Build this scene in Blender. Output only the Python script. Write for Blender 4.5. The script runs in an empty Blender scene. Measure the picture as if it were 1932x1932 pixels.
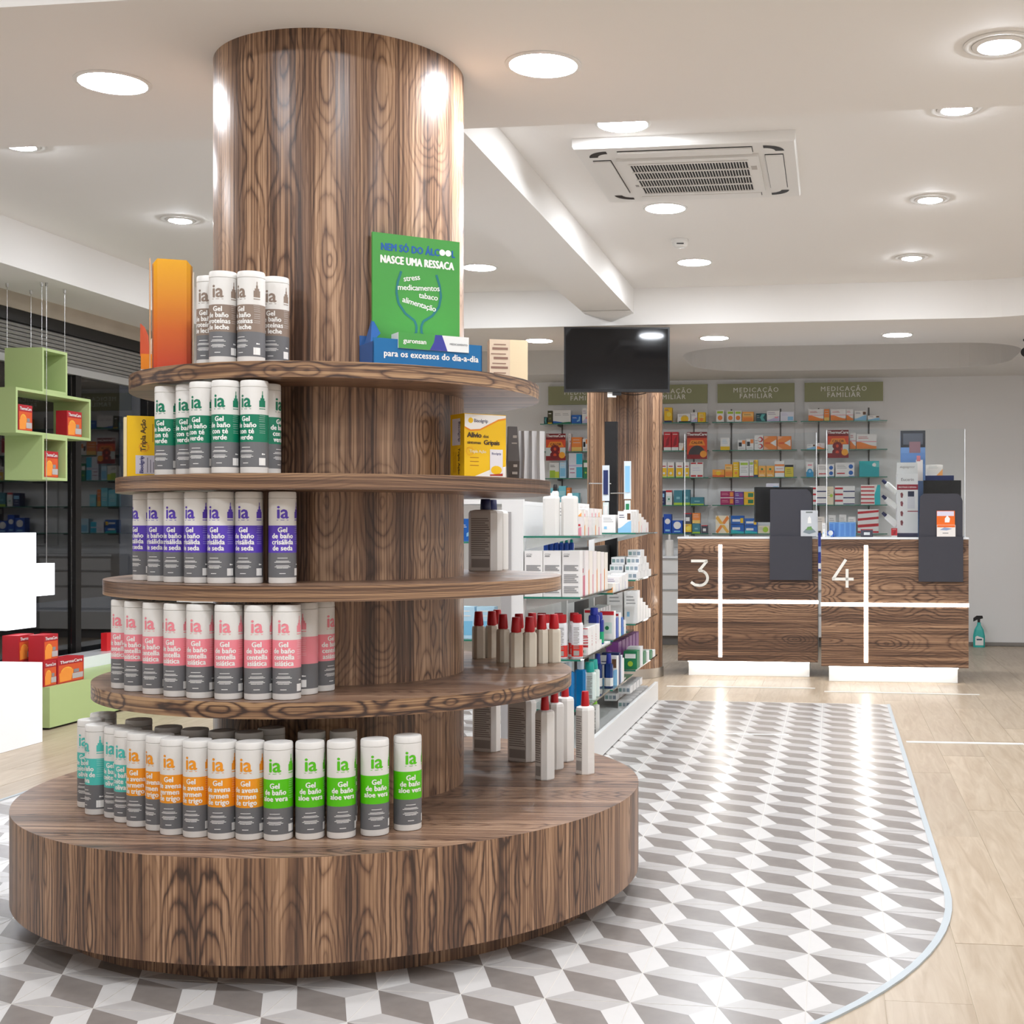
import bpy, math, random
from mathutils import Vector, Matrix
random.seed(7)
SC = bpy.context.scene
COL = SC.collection
PI = math.pi
# ------------------------------------------------------------------ camera, world, exposure
F, CX, VH, CAMZ = 2453.0, 1239.7, 991.7, 1.10        # focal length in pixels, principal point, eye height
cam_data = bpy.data.cameras.new('camera'); cam = bpy.data.objects.new('camera', cam_data); COL.objects.link(cam)
cam.location = (0, 0, CAMZ); cam.rotation_euler = (PI/2, 0, 0)
cam_data.sensor_fit = 'HORIZONTAL'; cam_data.sensor_width = 36.0; cam_data.lens = 36.0*F/1932
cam_data.shift_x = (966-CX)/1932; cam_data.shift_y = (VH-966)/1932
cam_data.clip_start = 0.05; cam_data.clip_end = 100
SC.camera = cam
w = bpy.data.worlds.new('world'); SC.world = w; w.use_nodes = True
w.node_tree.nodes['Background'].inputs[0].default_value = (0.012, 0.014, 0.018, 1)   # night outside
SC.view_settings.view_transform = 'Standard'; SC.view_settings.look = 'None'
SC.view_settings.gamma = 1.0; SC.view_settings.use_curve_mapping = False
SC.view_settings.exposure = 1.07
LAMP = 75.0            # radiance of the round ceiling panels
SPOT = 150.0           # radiance of the small adjustable spots
# ------------------------------------------------------------------ frames of reference
A = -0.134             # the room is turned against the camera
CA, SA = math.cos(A), math.sin(A)
def R(p, q, z=0.0): return Vector((p*CA - q*SA, p*SA + q*CA, z))
def PQ(X, Y): return (X*CA + Y*SA, -X*SA + Y*CA)
def at(u, v, Y): return Vector(((u-CX)*Y/F, Y, CAMZ - (v-VH)*Y/F))
def atz(u, v, z):
    Y = F*(CAMZ-z)/(v-VH); return Vector(((u-CX)*Y/F, Y, z))
def atq(u, v, q):
    t = (u-CX)/F; Y = q/(CA - SA*t); return Vector((t*Y, Y, CAMZ-(v-VH)*Y/F))
def atp(u, v, p):
    t = (u-CX)/F; Y = p/(t*CA + SA); return Vector((t*Y, Y, CAMZ-(v-VH)*Y/F))
# ------------------------------------------------------------------ materials
def srgb(h):
    h = h.lstrip('#'); c = [int(h[i:i+2], 16)/255 for i in (0, 2, 4)]
    return tuple(x/12.92 if x <= .04045 else ((x+.055)/1.055)**2.4 for x in c) + (1,)
MATS = {}
def mat(name, col, rough=.5, metal=0, spec=.5, trans=0, ior=1.45, emit=None, strength=1, coat=0, alpha=1):
    if name in MATS: return MATS[name]
    m = bpy.data.materials.new(name); m.use_nodes = True; b = m.node_tree.nodes['Principled BSDF']
    c = srgb(col) if isinstance(col, str) else tuple(col)+((1,) if len(col) == 3 else ())
    b.inputs['Base Color'].default_value = c; b.inputs['Roughness'].default_value = rough
    b.inputs['Metallic'].default_value = metal; b.inputs['Specular IOR Level'].default_value = spec
    b.inputs['Transmission Weight'].default_value = trans; b.inputs['IOR'].default_value = ior
    b.inputs['Coat Weight'].default_value = coat; b.inputs['Alpha'].default_value = alpha
    if emit:
        b.inputs['Emission Color'].default_value = srgb(emit) if isinstance(emit, str) else tuple(emit)+(1,)
        b.inputs['Emission Strength'].default_value = strength
    MATS[name] = m; return m
def cm(h, rough=.45): return mat('print_%s_%d' % (h.strip('#'), round(rough*100)), h, rough)
def noisy(name, col, rough, amt, scale, bump=0, spec=.5, stretch=(1, 1, 1)):
    m = mat(name, col, rough, spec=spec); nt = m.node_tree; N = nt.nodes; L = nt.links; b = N['Principled BSDF']
    tc = N.new('ShaderNodeTexCoord'); mp = N.new('ShaderNodeMapping'); mp.inputs['Scale'].default_value = stretch
    no = N.new('ShaderNodeTexNoise'); no.inputs['Scale'].default_value = scale; no.inputs['Detail'].default_value = 5
    L.new(tc.outputs['Object'], mp.inputs[0]); L.new(mp.outputs[0], no.inputs[0])
    r = N.new('ShaderNodeMapRange'); r.inputs['To Min'].default_value = 1-amt; r.inputs['To Max'].default_value = 1+amt
    r.inputs['From Min'].default_value = .25; r.inputs['From Max'].default_value = .75
    L.new(no.outputs[0], r.inputs[0])
    mx = N.new('ShaderNodeVectorMath'); mx.operation = 'SCALE'; c = b.inputs['Base Color'].default_value
    mx.inputs[0].default_value = c[:3]; L.new(r.outputs[0], mx.inputs['Scale']); L.new(mx.outputs[0], b.inputs['Base Color'])
    if bump:
        bp = N.new('ShaderNodeBump'); bp.inputs['Strength'].default_value = bump; bp.inputs['Distance'].default_value = .002
        L.new(no.outputs[0], bp.inputs['Height']); L.new(bp.outputs[0], b.inputs['Normal'])
    return m
def wood(name, strip, seed, cols, rough=.34, dscale=2.2, damp=.10, ring=75, wave=1.0, figure=.75):
    """Veneer. U runs across the grain, V along it (metres). Flat-sawn figure = growth rings cut by a plane whose
    distance to the pith wanders along the strip; neighbouring strips are book-matched and every other pair is plainer."""
    m = bpy.data.materials.new(name); m.use_nodes = True; nt = m.node_tree; N = nt.nodes; L = nt.links; b = N['Principled BSDF']
    def M(op, a, c=None, d=None):
        n = N.new('ShaderNodeMath'); n.operation = op
        for i, x in enumerate((a, c, d)):
            if x is None: continue
            if isinstance(x, (int, float)): n.inputs[i].default_value = x
            else: L.new(x, n.inputs[i])
        return n.outputs[0]
    def comb(x, y, z):
        n = N.new('ShaderNodeCombineXYZ')
        for i, q in enumerate((x, y, z)):
            if isinstance(q, (int, float)): n.inputs[i].default_value = q
            else: L.new(q, n.inputs[i])
        return n.outputs[0]
    def noise(vec, detail=2, rg=.5):
        n = N.new('ShaderNodeTexNoise'); n.inputs['Scale'].default_value = 1; n.inputs['Detail'].default_value = detail
        n.inputs['Roughness'].default_value = rg; L.new(vec, n.inputs['Vector']); return n.outputs[0]
    def rng(x, a, c, d, e):
        n = N.new('ShaderNodeMapRange'); L.new(x, n.inputs[0])
        for i, q in enumerate((a, c, d, e)): n.inputs[i+1].default_value = q
        return n.outputs[0]
    uv = N.new('ShaderNodeUVMap'); sp = N.new('ShaderNodeSeparateXYZ'); L.new(uv.outputs[0], sp.inputs[0])
    u, v = sp.outputs[0], sp.outputs[1]
    us = M('ADD', M('DIVIDE', u, strip), seed*2.0+.13)
    cell = M('FLOOR', us)
    x = M('MULTIPLY', M('SUBTRACT', M('PINGPONG', us, 1.0), .5), strip)          # book-matched local coordinate
    grp = M('FLOOR', M('MULTIPLY', us, .5))
    # wavering of the growth rings
    w1 = M('SUBTRACT', noise(comb(M('MULTIPLY', x, 22), M('MULTIPLY', v, 7), M('MULTIPLY', grp, 7.3)), 3, .55), .5)
    w2 = M('SUBTRACT', noise(comb(M('MULTIPLY', x, 7), M('MULTIPLY', v, 2.0), M('MULTIPLY', grp, 3.7)), 1), .5)
    off = M('MULTIPLY', M('SUBTRACT', noise(comb(M('MULTIPLY', grp, 9.7), seed*5.1, 0.0), 0), .5), strip*1.1)
    x2 = M('ADD', M('ADD', x, off), M('MULTIPLY', w2, strip*.35*wave))
    dn = noise(comb(M('MULTIPLY', grp, 5.17), M('MULTIPLY', v, dscale), seed*3.1), 1.2)
    d = M('MULTIPLY', M('SUBTRACT', dn, .5), damp*4)
    r = M('SQRT', M('ADD', M('ADD', M('MULTIPLY', x2, x2), M('MULTIPLY', d, d)), .00002))
    rr = M('ADD', M('ADD', M('MULTIPLY', r, ring), M('MULTIPLY', w1, 1.5*wave)), M('MULTIPLY', grp, .37))
    ph = M('FRACT', rr)
    # asymmetric ring: slow rise, thin dark late wood line
    line = M('POWER', M('SUBTRACT', 1.0, M('ABSOLUTE', M('SUBTRACT', M('MULTIPLY', ph, 2.0), 1.0))), 3.2)
    amp = noise(comb(M('MULTIPLY', M('FLOOR', rr), 3.31), M('MULTIPLY', v, .8), M('MULTIPLY', grp, 1.9)), 0)
    line = M('MULTIPLY', line, rng(amp, .3, .7, .35, 1.0))
    # straight fine grain everywhere
    f1 = noise(comb(M('MULTIPLY', M('ADD', u, M('MULTIPLY', w2, .012)), 150), M('MULTIPLY', v, .9), seed), 3, .65)
    f2 = noise(comb(M('MULTIPLY', u, 420), M('MULTIPLY', v, 7), seed+9.0), 2, .6)
    band = noise(comb(M('MULTIPLY', u, 13), M('MULTIPLY', v, .35), seed+4.0), 2)
    fg = rng(noise(comb(M('MULTIPLY', grp, 4.3), seed, 2.0), 0), .40, .60, 1-figure, 1.0)
    near = M('MULTIPLY', fg, rng(r, .0, .10, 1.15, .6))
    dark = M('ADD', M('MULTIPLY', line, near), M('MULTIPLY', rng(f1, .42, .68, 0, 1), .70))
    dark = M('ADD', dark, rng(band, .42, .68, 0, .55))
    dark = M('ADD', M('MULTIPLY', dark, 1.0), M('MULTIPLY', M('SUBTRACT', f2, .5), .35))
    ramp = N.new('ShaderNodeValToRGB'); e = ramp.color_ramp.elements
    e[0].position = 0; e[0].color = srgb(cols[0]); e[1].position = .95; e[1].color = srgb(cols[3])
    for ps, c in ((.25, cols[1]), (.55, cols[2])): e.new(ps).color = srgb(c)
    L.new(dark, ramp.inputs[0]); L.new(ramp.outputs[0], b.inputs['Base Color'])
    b.inputs['Roughness'].default_value = rough; b.inputs['Specular IOR Level'].default_value = .45
    return m
WCOLS = ('#c39f80', '#a48164', '#7b5c48', '#48352b')
M_WV = wood('veneer_vertical', .125, 1, WCOLS, .30)
M_WD = wood('veneer_drum', .088, 5, ('#bb9576', '#9c785b', '#755642', '#45332a'), .38, dscale=1.7, damp=.07, ring=88, figure=.8)
M_WE = wood('veneer_edge', .062, 2, ('#bd9972', '#9e7c5c', '#735540', '#40302a'), .4, dscale=4.2, damp=.05, ring=85, figure=.0)
M_WP = wood('veneer_edge_plain', .30, 4, ('#b48f6d', '#98775a', '#735643', '#483529'), .4, dscale=1.6, damp=.02, ring=130, figure=1.0)
M_WT = wood('veneer_top', .12, 3, ('#b29278', '#9a7b64', '#7a5d4b', '#503d33'), .34, dscale=1.0, damp=.12, figure=.5)
M_WC = wood('veneer_counter', .21, 8, ('#b38f70', '#96745a', '#6f523f', '#433128'), .38, dscale=1.7, damp=.12, ring=62, figure=.35)
def plank_mat():
    m = bpy.data.materials.new('oak_plank'); m.use_nodes = True; nt = m.node_tree; N = nt.nodes; L = nt.links; b = N['Principled BSDF']
    tc = N.new('ShaderNodeTexCoord'); oi = N.new('ShaderNodeObjectInfo')
    ad = N.new('ShaderNodeVectorMath'); ad.operation = 'MULTIPLY_ADD'
    cb = N.new('ShaderNodeCombineXYZ'); L.new(oi.outputs['Random'], cb.inputs[0]); L.new(oi.outputs['Random'], cb.inputs[1])
    L.new(cb.outputs[0], ad.inputs[0]); ad.inputs[1].default_value = (17, 31, 5); L.new(tc.outputs['Object'], ad.inputs[2])
    mp = N.new('ShaderNodeMapping'); mp.inputs['Scale'].default_value = (14, 1.3, 1); L.new(ad.outputs[0], mp.inputs[0])
    n1 = N.new('ShaderNodeTexNoise'); n1.inputs['Scale'].default_value = 2.2; n1.inputs['Detail'].default_value = 7; n1.inputs['Distortion'].default_value = 1.2
    L.new(mp.outputs[0], n1.inputs[0])
    rp = N.new('ShaderNodeValToRGB'); e = rp.color_ramp.elements
    e[0].position = .3; e[0].color = srgb('#a9957d'); e[1].position = .7; e[1].color = srgb('#bfae98'); L.new(n1.outputs[0], rp.inputs[0])
    mr = N.new('ShaderNodeMapRange'); mr.inputs['To Min'].default_value = .93; mr.inputs['To Max'].default_value = 1.05; L.new(oi.outputs['Random'], mr.inputs[0])
    sc = N.new('ShaderNodeVectorMath'); sc.operation = 'SCALE'; L.new(rp.outputs[0], sc.inputs[0]); L.new(mr.outputs[0], sc.inputs['Scale'])
    L.new(sc.outputs[0], b.inputs['Base Color']); b.inputs['Roughness'].default_value = .33; b.inputs['Specular IOR Level'].default_value = .45
    return m
M_PLANK = plank_mat()
M_CEIL = mat('ceiling_paint', '#efece8', .8, spec=.2)
M_WALL = mat('wall_paint', '#efedeb', .75, spec=.25)
M_WHITE = mat('white_laminate', '#e9e8e6', .35)
M_WGLOSS = mat('white_gloss', '#eef0f2', .15)
M_PLASTIC = mat('white_plastic', '#e8e6e2', .4)
M_BOTTLE = mat('bottle_white', '#e6e3de', .38)
M_GLASS = mat('shelf_glass', '#e6f4f0', .03, trans=1, ior=1.45)
M_GEDGE = mat('glass_edge_green', '#2f7a66', .2)
M_PANE = mat('window_glass', '#ffffff', .01, trans=1, ior=1.5)
M_ACRYL = mat('acrylic', '#f6fafb', .02, trans=1, ior=1.2)
M_ACEDGE = mat('acrylic_edge', '#eef1f4', .3)
M_CHROME = mat('chrome', '#c9c9c8', .25, metal=1)
M_STEEL = mat('brushed_steel', '#bdb8b2', .35, metal=1)
M_BLACK = mat('black_plastic', '#131214', .35)
M_SCREEN = mat('screen_black', '#0b0a0c', .06, spec=.5)
M_ANTH = mat('anthracite_panel', '#3b3b43', .5)
M_DARK = mat('dark_frame', '#171412', .45)
M_LAMP = mat('lamp_diffuser', '#ffffff', .5, emit=(.92, .97, 1.04), strength=LAMP)
M_SPOTL = mat('spot_lens', '#ffffff', .5, emit=(.92, .97, 1.04), strength=SPOT)
M_LED = mat('led_strip', '#ffffff', .5, emit=(1, .95, .87), strength=6.5)
M_LEDBAR = mat('led_bar', '#ffffff', .5, emit=(1, .95, .87), strength=5.5)
M_CROSSL = mat('cross_light', '#ffffff', .4, emit='#eef4ff', strength=1.1)
M_BOXL = mat('light_box', '#ffffff', .35, emit='#f2f6ff', strength=.05)
M_GREEN = mat('green_lacquer', '#b6c98a', .4)
M_SIGN = mat('sign_green', '#a3a47e', .6)
M_LETTER = mat('sign_letter', '#f1efe6', .5)
M_SHUT = noisy('shutter_metal', '#8d8a85', .5, .06, 9)
M_MARBLE = noisy('lintel_stone', '#b9ad9d', .6, .12, 4)
M_GROUT = mat('grout', '#cdc8c1', .8)
M_TD = noisy('tile_dark', '#847d78', .27, .13, 14)
M_TL = noisy('tile_light', '#b4b0ad', .27, .05, 14)
M_TW = noisy('tile_white', '#cfccc9', .27, .02, 20)
M_TRIM = mat('floor_trim', '#b3babd', .45)
M_TAPE = mat('floor_tape', '#f4f1ec', .4)
M_RED = mat('red_cap', '#b5151f', .35)
M_NAVY = mat('navy_cap', '#1d2350', .35)
M_CREAM = mat('cream_bottle', '#d9d0bf', .4)
M_LINE = mat('print_grey_line', '#9a9797', .5)
# ------------------------------------------------------------------ text
TEXTS = {}
def text_geo(s, size, bold=0.0, spacing=1.0, align='CENTER', xs=1.0):
    key = (s, size, bold, spacing, align, xs)
    if key in TEXTS: return TEXTS[key]
    c = bpy.data.curves.new('lettering', 'FONT'); c.body = s; c.size = size; c.align_x = align; c.resolution_u = 2
    c.space_character = spacing; c.fill_mode = 'FRONT'
    o = bpy.data.objects.new('lettering_tmp', c); COL.objects.link(o)
    dg = bpy.context.evaluated_depsgraph_get(); dg.update(); ev = o.evaluated_get(dg); me = ev.to_mesh()
    V = [tuple(v.co) for v in me.vertices]; P = [tuple(p.vertices) for p in me.polygons]
    ev.to_mesh_clear(); bpy.data.objects.remove(o); bpy.data.curves.remove(c)
    ve, fa = [], []
    for k, (dx, dy) in enumerate(((0, 0),) if bold < 1e-6 else ((-bold, 0), (bold, 0), (0, bold*.6), (0, -bold*.6))):   # heavier stroke: layered shifted copies
        n = len(ve); ve += [(x*xs+dx, y+dy, k*6e-5) for x, y, _ in V]; fa += [tuple(n+i for i in p) for p in P]
    TEXTS[key] = (ve, fa); return TEXTS[key]
# ------------------------------------------------------------------ mesh builder
class MB:
    def __init__(s): s.v = []; s.f = []; s.m = []; s.uv = []; s.mats = []
    def mi(s, m):
        if m not in s.mats: s.mats.append(m)
        return s.mats.index(m)
    def poly(s, pts, m, uv=None):
        n = len(s.v); s.v += [tuple(p) for p in pts]; s.f.append(tuple(range(n, n+len(pts)))); s.m.append(s.mi(m))
        s.uv.append(uv or [(0, 0)]*len(pts)); return s
    def box(s, x0, x1, y0, y1, z0, z1, m, front=None, top=None, uvm=None):
        P = [(x0, y0, z0), (x1, y0, z0), (x1, y1, z0), (x0, y1, z0), (x0, y0, z1), (x1, y0, z1), (x1, y1, z1), (x0, y1, z1)]
        for k, q in (('b', (0, 3, 2, 1)), ('t', (4, 5, 6, 7)), ('f', (0, 1, 5, 4)), ('k', (2, 3, 7, 6)), ('l', (3, 0, 4, 7)), ('r', (1, 2, 6, 5))):
            mm = front if (k == 'f' and front) else top if (k == 't' and top) else m
            pts = [P[i] for i in q]; s.poly(pts, mm, [uvm(*p) for p in pts] if uvm else None)
        return s
    def indexed(s, verts, faces, m, uvs=None):
        n = len(s.v); s.v += [tuple(p) for p in verts]; k = s.mi(m)
        for fc in faces:
            s.f.append(tuple(n+i for i in fc)); s.m.append(k); s.uv.append([uvs[i] for i in fc] if uvs else [(0, 0)]*len(fc))
        return s
    def lathe(s, prof, n, m, cx=0, cy=0, z=0, cap=True, ms=None, sx=1, sy=1):
        b = len(s.v)
        for r, h in prof:
            for i in range(n):
                a = 2*PI*i/n; s.v.append((cx+r*sx*math.cos(a), cy+r*sy*math.sin(a), z+h))
        for j in range(len(prof)-1):
            mm = s.mi(ms[j] if ms else m)
            for i in range(n):
                k = (i+1) % n; s.f.append((b+j*n+i, b+j*n+k, b+(j+1)*n+k, b+(j+1)*n+i)); s.m.append(mm); s.uv.append([(0, 0)]*4)
        if cap:
            if prof[0][0] > 1e-6: s.f.append(tuple(b+i for i in range(n))[::-1]); s.m.append(s.mi(ms[0] if ms else m)); s.uv.append([(0, 0)]*n)
            if prof[-1][0] > 1e-6:
                s.f.append(tuple(b+(len(prof)-1)*n+i for i in range(n))); s.m.append(s.mi(ms[-1] if ms else m)); s.uv.append([(0, 0)]*n)
        return s
    def loft(s, secs, m, ms=None, cap=True):
        """secs: list of (outline [(x,y)...], z)"""
        b = len(s.v); n = len(secs[0][0])
        for o, z in secs: s.v += [(x, y, z) for x, y in o]
        for j in range(len(secs)-1):
            mm = s.mi(ms[j] if ms else m)
            for i in range(n):
                k = (i+1) % n; s.f.append((b+j*n+i, b+j*n+k, b+(j+1)*n+k, b+(j+1)*n+i)); s.m.append(mm); s.uv.append([(0, 0)]*4)
        if cap:
            s.f.append(tuple(b+i for i in range(n))[::-1]); s.m.append(s.mi(ms[0] if ms else m)); s.uv.append([(0, 0)]*n)
            s.f.append(tuple(b+(len(secs)-1)*n+i for i in range(n))); s.m.append(s.mi(ms[-1] if ms else m)); s.uv.append([(0, 0)]*n)
        return s
    def prism(s, poly, z0, z1, m, side=None):
        n = len(poly); s.poly([(x, y, z1) for x, y in poly], m); s.poly([(x, y, z0) for x, y in reversed(poly)], m)
        for i in range(n):
            (x0, y0), (x1, y1) = poly[i], poly[(i+1) % n]
            s.poly([(x0, y0, z0), (x1, y1, z0), (x1, y1, z1), (x0, y0, z1)], side or m)
        return s
    def tube(s, pts, r, n, m):
        for a, b in zip(pts[:-1], pts[1:]):
            a, b = Vector(a), Vector(b); d = (b-a).normalized(); x = d.orthogonal().normalized(); y = d.cross(x)
            ra = [a+(x*math.cos(2*PI*i/n)+y*math.sin(2*PI*i/n))*r for i in range(n)]; rb = [p+(b-a) for p in ra]
            s.indexed(ra+rb, [(i, (i+1) % n, n+(i+1) % n, n+i) for i in range(n)]+[tuple(range(n))[::-1], tuple(range(n, 2*n))], m)
        return s
    def text(s, t, size, fn, m, bold=0.0, spacing=1.0, align='CENTER', xs=1.0):
        vs, fs = text_geo(t, size, bold, spacing, align, xs)
        
        def lift(x, y, z):
            p = Vector(fn(x, y))
            if z: p += (Vector(fn(x+1e-3, y))-p).cross(Vector(fn(x, y+1e-3))-p).normalized()*z
            return p
        return s.indexed([lift(*v) for v in vs], fs, m)
    def build(s, name, parent=None, loc=None, rz=None, smooth=None, bevel=0):
        me = bpy.data.meshes.new(name); me.from_pydata(s.v, [], s.f)
        for m in s.mats: me.materials.append(m)
        me.polygons.foreach_set('material_index', s.m)
        ul = me.uv_layers.new(name='UVMap'); k = 0
        ul.data.foreach_set('uv', [c for f in s.uv for p in f for c in p])
        if smooth is not None:
            me.polygons.foreach_set('use_smooth', [True]*len(me.polygons)); me.set_sharp_from_angle(angle=math.radians(smooth))
        me.update(); o = bpy.data.objects.new(name, me); COL.objects.link(o)
        if parent: o.parent = parent
        if loc is not None: o.location = loc
        if rz is not None: o.rotation_euler = (0, 0, rz)
        if bevel:
            b = o.modifiers.new('edge', 'BEVEL'); b.width = bevel; b.segments = 2; b.limit_method = 'ANGLE'; b.angle_limit = math.radians(50)
        return o
def tag(o, label=None, cat=None, group=None, kind=None):
    if label: o['label'] = label
    if cat: o['category'] = cat
    if group: o['group'] = group
    if kind: o['kind'] = kind
    return o
def thing(name, label, cat, loc, rz=0.0, group=None):
    o = bpy.data.objects.new(name, None); COL.objects.link(o); o.empty_display_size = .05
    o.location = loc; o.rotation_euler = (0, 0, rz); return tag(o, label, cat, group)
def struct(name, mb, parent=None, **k):
    o = mb.build(name, parent, **k)
    if not parent: o['kind'] = 'structure'; o['label'] = STRUCT_LABEL.get(name, name.replace('_', ' '))
    return o
def copy_tree(o, loc, rz, label=None, cat=None, group=None, parent=None):
    c = o.copy(); COL.objects.link(c)
    if parent: c.parent = parent
    else: c.location = loc; c.rotation_euler = (0, 0, rz); tag(c, label, cat, group)
    for ch in o.children: copy_tree(ch, None, None, parent=c)
    return c
STRUCT_LABEL = {
 'floor': 'shop floor of pale oak planks', 'ceiling': 'white plaster ceiling with recessed bays and round lamps',
 'wall_back': 'pale grey wall behind the shelves and counters', 'wall_left': 'white wall beside the shop window',
 'wall_right': 'white side wall', 'wall_front': 'white wall opposite the counters', 'baseboard_back': 'grey baseboard along the back wall',
 'window_1': 'large dark shop window with a half lowered roller shutter',
 'trim_1': 'pale trim strip around the patterned tiles', 'trim_2': 'rounded end of the pale trim strip around the tiles'}
def roomquad(mb, pts, m): mb.poly([R(*p) for p in pts], m)
def roombox(mb, p0, p1, q0, q1, z0, z1, m):
    n = len(mb.v); start = len(mb.v); mb.box(p0, p1, q0, q1, z0, z1, m)
    for i in range(start, len(mb.v)): mb.v[i] = tuple(R(*mb.v[i]))
    return mb
# ------------------------------------------------------------------ room shell
PW, PR, QF, QB = -4.73, 3.0, -1.6, 12.19       # shop window plane, right wall, wall opposite, back wall
ZS, ZC = 2.47, 2.72                            # soffit, recessed ceiling
PS = -4.29                                     # where the soffit along the window begins
QE, QN, QM = 3.175, 4.36, 8.78                            # recess A in depth
BP0, BP1, BZ = -1.68, -1.345, 2.55             # beam along the depth of the room
def stadium(p0, p1, q0, q1, rr, left=True, n=10):
    pts = []
    def arc(cx, cy, a0):
        for i in range(n+1):
            a = a0+PI/2*i/n; pts.append((cx+rr*math.cos(a), cy+rr*math.sin(a)))
    arc(p1-rr, q0+rr, -PI/2); arc(p1-rr, q1-rr, 0)
    if left: arc(p0+rr, q1-rr, PI/2); arc(p0+rr, q0+rr, PI)
    else: pts += [(p0, q1), (p0, q0)]
    return pts
def build_ceiling():
    mb = MB(); m = M_CEIL
    roomquad(mb, [(PW-.3, QE, ZS), (PW-.3, QN, ZS), (PR, QN, ZS), (PR, QE, ZS)], m)              # near soffit
    roomquad(mb, [(PW-.3, QF, ZC), (PW-.3, QE, ZC), (PR, QE, ZC), (PR, QF, ZC)], m)              # recess over the entrance
    roomquad(mb, [(PW-.3, QE, ZS), (PR, QE, ZS), (PR, QE, ZC), (PW-.3, QE, ZC)], m)
    roomquad(mb, [(PW-.02, QN, ZS), (PW-.02, QM, ZS), (PS, QM, ZS), (PS, QN, ZS)], m)            # soffit by the window
    pe, rc = 1.62, .70
    arc = [(pe-rc+rc*math.cos(PI/2*k/12), QM-rc+rc*math.sin(PI/2*k/12)) for k in range(13)]
    mb.poly([R(x, y, ZC) for x, y in [(PS, QN), (PS, QM)]+arc[::-1]+[(pe, QN)]], m)               # recess A
    roomquad(mb, [(PS, QN, ZS), (PS, QN, ZC), (pe, QN, ZC), (pe, QN, ZS)], m)
    edge = [(PS, QM)]+arc[::-1]+[(pe, QN)]
    for (x0, y0), (x1, y1) in zip(edge[:-1], edge[1:]): roomquad(mb, [(x0, y0, ZS), (x1, y1, ZS), (x1, y1, ZC), (x0, y0, ZC)], m)
    mb.poly([R(x, y, ZS) for x, y in [(PR, QN), (pe, QN)]+arc+[(pe-rc, QM), (PR, QM)]], m)
    roomquad(mb, [(PS, QN, ZS), (PS, QM, ZS), (PS, QM, ZC), (PS, QN, ZC)], m)
    # beam; the dark triangular shadow at its end is built as a wedge
    roomquad(mb, [(BP0, QN, BZ), (BP0, QM, BZ), (BP1, QM, BZ), (BP1, QN, BZ)], m)
    roomquad(mb, [(BP1, QN, BZ), (BP1, QM, BZ), (BP1, QM, ZC), (BP1, QN, ZC)], m)
    roomquad(mb, [(BP0, QN, BZ), (BP0, QN, ZC), (BP0, QM, ZC), (BP0, QM, BZ)], m)
    pk = (-1.50, QM-.004, BZ-.055)
    roomquad(mb, [(BP0, QM-.14, BZ-.002), (BP1, QM-.14, BZ-.002), pk], m); roomquad(mb, [(BP0, QM-.14, BZ-.002), pk, (BP0, QM, BZ)], m)
    roomquad(mb, [(BP1, QM-.14, BZ-.002), (BP1, QM, BZ), pk], m)
    # back soffit with two rounded recesses
    q0, q1 = 9.95, 11.55
    def recess(p0, p1, l, holep0, holep1):
        st = stadium(p0, p1, q0, q1, .55, left=l)
        n = len(st)
        for i in range(n):
            a, b = st[i], st[(i+1) % n]
            roomquad(mb, [(a[0], a[1], ZS), (b[0], b[1], ZS), (b[0], b[1], ZC), (a[0], a[1], ZC)], m)
        mb.poly([R(x, y, ZC) for x, y in reversed(st)], m)
        # ring between the rectangle and the opening: fan strips
        cx = (p0+p1)/2
        def edge(pt):
            x, y = pt; cy = (q0+q1)/2
            dx, dy = x-cx, y-cy; k = 1e9
            if abs(dx) > 1e-6: k = min(k, ((holep1-cx) if dx > 0 else (cx-holep0))/abs(dx))
            if abs(dy) > 1e-6: k = min(k, ((QB+.05-cy) if dy > 0 else (cy-QM))/abs(dy))
            return (cx+dx*k, cy+dy*k)
        corners = [(holep1, QB+.05), (holep0, QB+.05), (holep0, QM), (holep1, QM)]
        for i in range(n):
            a, b = st[i], st[(i+1) % n]; ea, eb = edge(a), edge(b)
            poly = [a, b, eb]
            for c in corners:
                def ang(t): return math.atan2(t[1]-(q0+q1)/2, t[0]-cx)
                da = (ang(c)-ang(ea)) % (2*PI); db = (ang(eb)-ang(ea)) % (2*PI)
                if 1e-6 < da < db-1e-6: poly.append(c)
            poly.append(ea)
            mb.poly([R(x, y, ZS) for x, y in poly], m)
    recess(-1.20, 1.47, True, -1.45, PR); recess(-4.0, -1.70, True, PW-.3, -1.45)
    return struct('ceiling', mb)
build_ceiling()
mb = MB(); roombox(mb, PW-.2, PR+.1, QB, QB+.1, 0, ZC, M_WALL); struct('wall_back', mb)
mb = MB(); roombox(mb, PR, PR+.1, QF-.1, QB+.1, 0, ZC, M_WALL); struct('wall_right', mb)
mb = MB(); roombox(mb, PW-.2, PR+.1, QF-.1, QF, 0, ZC, M_WALL); struct('wall_front', mb)
QW0, QW1 = 4.2, 8.95       # shop window opening
mb = MB(); roombox(mb, PW-.12, PW, QF, QW0, 0, ZC, M_WALL); roombox(mb, PW-.12, PW, QW1, QB, 0, ZC, M_WALL)
struct('wall_left', mb)
mb = MB(); roombox(mb, 0.98, PR, QB-.014, QB-.001, 0.004, .034, mat('baseboard_grey', '#8f8983', .5)); struct('baseboard_back', mb)
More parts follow.
